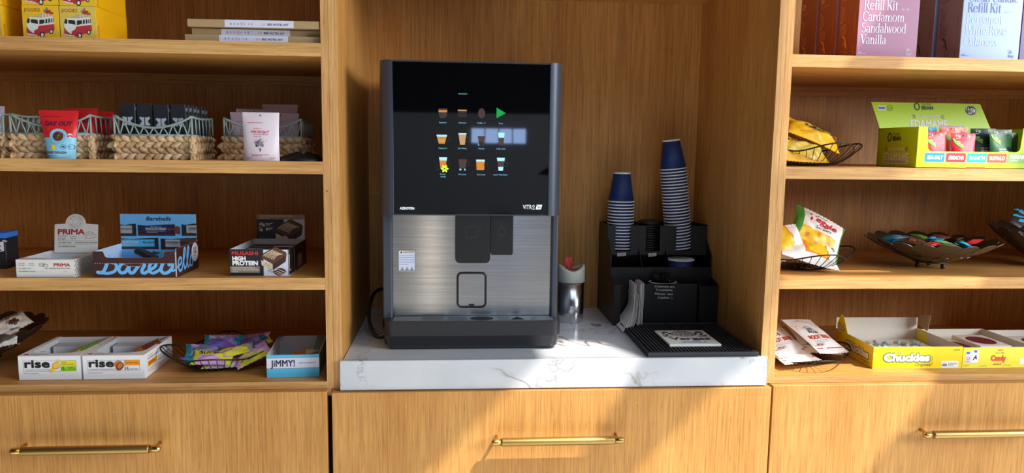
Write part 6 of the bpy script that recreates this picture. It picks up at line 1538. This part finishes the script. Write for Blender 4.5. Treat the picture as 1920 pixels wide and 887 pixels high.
# yellow carton with raised lid
o = tag(empty('candy_carton', (.8620, .052, Z4 + .0003), (0, 0, rad(-1.2))), 'bright yellow open candy carton with white lettering and raised lid flaps', 'carton')
W_, D_, H_ = .2470, .205, .0610
b = MB(); open_box(b, W_, D_, H_, H_, 'chuck_yellow', 'offwhite', edge='offwhite')
F = Face(b, (0, 0, 0))
def chuck(F, ox, oy, s):
    F.text('Chuckles', ox, oy, .0205 * s, 'chuck_green', w=.1340 * s, bold=.13, lvl=1); F.text('Chuckles', ox + .003 * s, oy + .0008 * s, .0190 * s, 'beer_white', w=.1280 * s, bold=.07, lvl=3)
    for q in (-.0032, .0032): F.ell(ox + .0480 * s + q * s, oy + .0230 * s, .0034 * s, .0026 * s, 'chuck_green', 2, 12); F.ell(ox + .0480 * s + q * s, oy + .0230 * s, .0022 * s, .0016 * s, 'beer_white', 4, 12)
    F.text('Originals', ox + .0900 * s, oy - .0130 * s, .0078 * s, 'chuck_green', w=.0440 * s, shear=.4)
chuck(F, .0260, .0210, 1.0); F.text('JELLY CANDY', .1650, .0105, .0030, 'chuck_green', w=.026, rot=pi / 2); F.text('24 BARS', .2200, .0500, .0040, 'chuck_green', w=.019)
F.rrect(.1900, .0040, .0480, .0180, .002, 'paper_white', 1); F.frame(.1920, .0065, .0440, .0005, .0005, 'grey_ink', 2); F.rect(.193, .0075, .013, .0060, 'grey_ink', 2); F.ring(.1995, .0170, .003, .0005, 'grey_ink', 2, 14); F.lines(.2090, .0150, .026, 3, .003, .0012, 'ink', 2, 3)
F.rect(.0, .036, .0022, .008, 'offwhite', 1)
F = Face(b, (0, D_, 0), (0, -1, 0), (0, 0, 1)); chuck(F, .0550, .0210, .98); F.lines(.02, .052, .025, 1, .003, .002, 'chuck_green', 2, 3); F.text('JELLY CANDY', .1960, .0105, .0030, 'chuck_green', w=.026, rot=pi / 2)
b.build('tray', o)
b = MB()   # lid stands up behind, with two side flaps
b.box((0, D_, .012), (W_, D_ + .0012, H_ + .032), 'offwhite', faces={'+y': 'chuck_yellow', '+z': 'tan_edge'})
b.prism([(0, 0), (.042, .0), (.050, .052), (.002, .030)], lambda u, z, d: (W_ - .001 + d + u * .12, D_ - .003 - u * .95, H_ - .002 + z + .014 * (1 - u / .05)), .0010, 'kraft', side='tan_edge') 
b.build('lid', o)
b = MB(); b.prism([(-.004, .0), (.075, .0), (.058, .055), (.040, .058), (.004, .024)], lambda u, z, d: (.004 - z * .18 + d, D_ - .004 - u * .80, H_ - .008 + z), .0010, 'chuck_yellow')
F = Face(b, fn=lambda x, y, l: Vector((.004 - y * .18 - l - .0001, D_ - .004 - x * .80, H_ - .008 + y))); F.text('Chuc', .014, .012, .014, 'chuck_green', w=.040, bold=.12, lvl=1); F.text('Chuc', .0155, .0125, .0125, 'beer_white', w=.037, bold=.05, lvl=2)
b.build('side_flap', o)
rnd = random.Random(22); gl = None
for k in range(14):
    b = MB(); b.rbox((-.010, -.008, -.004), (.010, .008, .004), 'candy_glass', .003, 1)
    if gl is None: gl = b.build('jelly_candy')
    c = gl if k == 0 else gl.copy()
    if k: COL.objects.link(c)
    c.location = (.885 + .028 * (k % 7) + rnd.uniform(-.004, .004), .125 + .046 * (k // 7) + rnd.uniform(-.008, .008), Z4 + .037 + rnd.uniform(-.003, .006)); c.rotation_euler = (rnd.uniform(-.5, .5), rnd.uniform(-.5, .5), rnd.uniform(0, 3))
    tag(c, 'clear wrapped jelly candy among those in the yellow carton with the raised lid', 'candy', 'clear wrapped jelly candies')
b = MB(); b.rbox((0, 0, 0), (.222, .150, .030), 'offwhite', .003, 1); tag(b.build('candy_tray', loc=(.876, .085, Z4 + .0020)), 'pale inner tray under the clear wrapped candies', 'tray')
# second yellow carton with flat boxes
o = tag(empty('candy_carton', (1.1120, .048, Z4 + .0003), (0, 0, rad(.4))), 'pale yellow open candy carton with red lettering, right of the brighter yellow one', 'carton')
W_, D_, H_ = .2050, .200, .0580
b = MB(); open_box(b, W_, D_, H_, H_, 'candy_yellow', 'offwhite', edge='offwhite')
F = Face(b, (0, 0, 0)); F.text('Candy', .0800, .0210, .0140, 'sig_red', w=.0440, bold=.06); F.text('TASTY', .0970, .0480, .0040, 'sig_red', w=.0170, bold=.03); F.text('LONG-TIME', .0920, .0405, .0030, 'ink', w=.0250); F.text('WORLD', .0880, .0080, .0045, 'sig_red', w=.0240, bold=.03); F.lines(.048, .0060, .037, 1, .003, .0010, 'ink', 2, 3); F.lines(.118, .0070, .037, 1, .003, .0010, 'ink', 2, 4); F.lines(.004, .0085, .017, 2, .003, .0008, 'ink', 2, 5)
F.poly([(.0070, .0180), (.0250, .0140), (.0280, .0480), (.0070, .0480)], 'mauve_ink', 1); F.rrect(.0240, .0160, .0200, .0340, .002, 'paper_white', 2); F.rect(.0095, .040, .009, .006, 'sig_blue', 3); F.rect(.0300, .044, .009, .006, 'sig_blue', 3); F.ring(.0150, .028, .0045, .0012, 'sig_red', 3, 14); F.stroke([(.030, .024), (.034, .032), (.038, .026), (.036, .036)], .003, 'navy_ink', 3); F.text('FREE', .0100, .0180, .003, 'sig_red', w=.010, lvl=3); F.text('Brand', .0270, .0385, .003, 'sig_red', w=.012, lvl=3) if False else None
F.rrect(.164, .010, .03, .016, .002, 'paper_white', 1)
b.build('tray', o)
for k, (x, y, l) in enumerate(((1.128, .070, 'flat white candy box with a dark red oval, left one in the pale yellow carton'), (1.192, .090, 'flat white candy box with a dark red oval, right one in the pale yellow carton'))):
    b = MB(); b.rbox((0, 0, 0), (.060 if k == 0 else .092, .120, .040 if k == 0 else .048), 'offwhite', .001, 1); F = Face(b, (0, 0, .040 if k == 0 else .048), (1, 0, 0), (0, 1, 0)); F.ell(.030 if k == 0 else .046, .060, .026 if k == 0 else .036, .042, 'candy_red', 1)
    tag(b.build('candy_box', loc=(x, y, Z4 + .0018)), l, 'candy box')
o = tag(empty('candy_carton', (1.3220, .050, Z4 + .0003)), 'yellow and white open candy carton cut by the right edge of the photo', 'carton')
b = MB(); open_box(b, .19, .19, .056, .056, 'candy_yellow', 'offwhite', edge='offwhite'); F = Face(b, (0, 0, 0)); F.text('Candy', .08, .02, .014, 'sig_red', w=.044, bold=.06)
b.build('tray', o)
b = MB(); b.rbox((0, 0, 0), (.15, .13, .044), 'offwhite', .001, 1); F = Face(b, (0, 0, .044), (1, 0, 0), (0, 1, 0)); F.ell(.075, .065, .05, .045, 'candy_red', 1)
tag(b.build('candy_box', loc=(1.342, .080, Z4 + .0018)), 'flat white candy box with a red oval in the carton at the right photo edge', 'candy box')
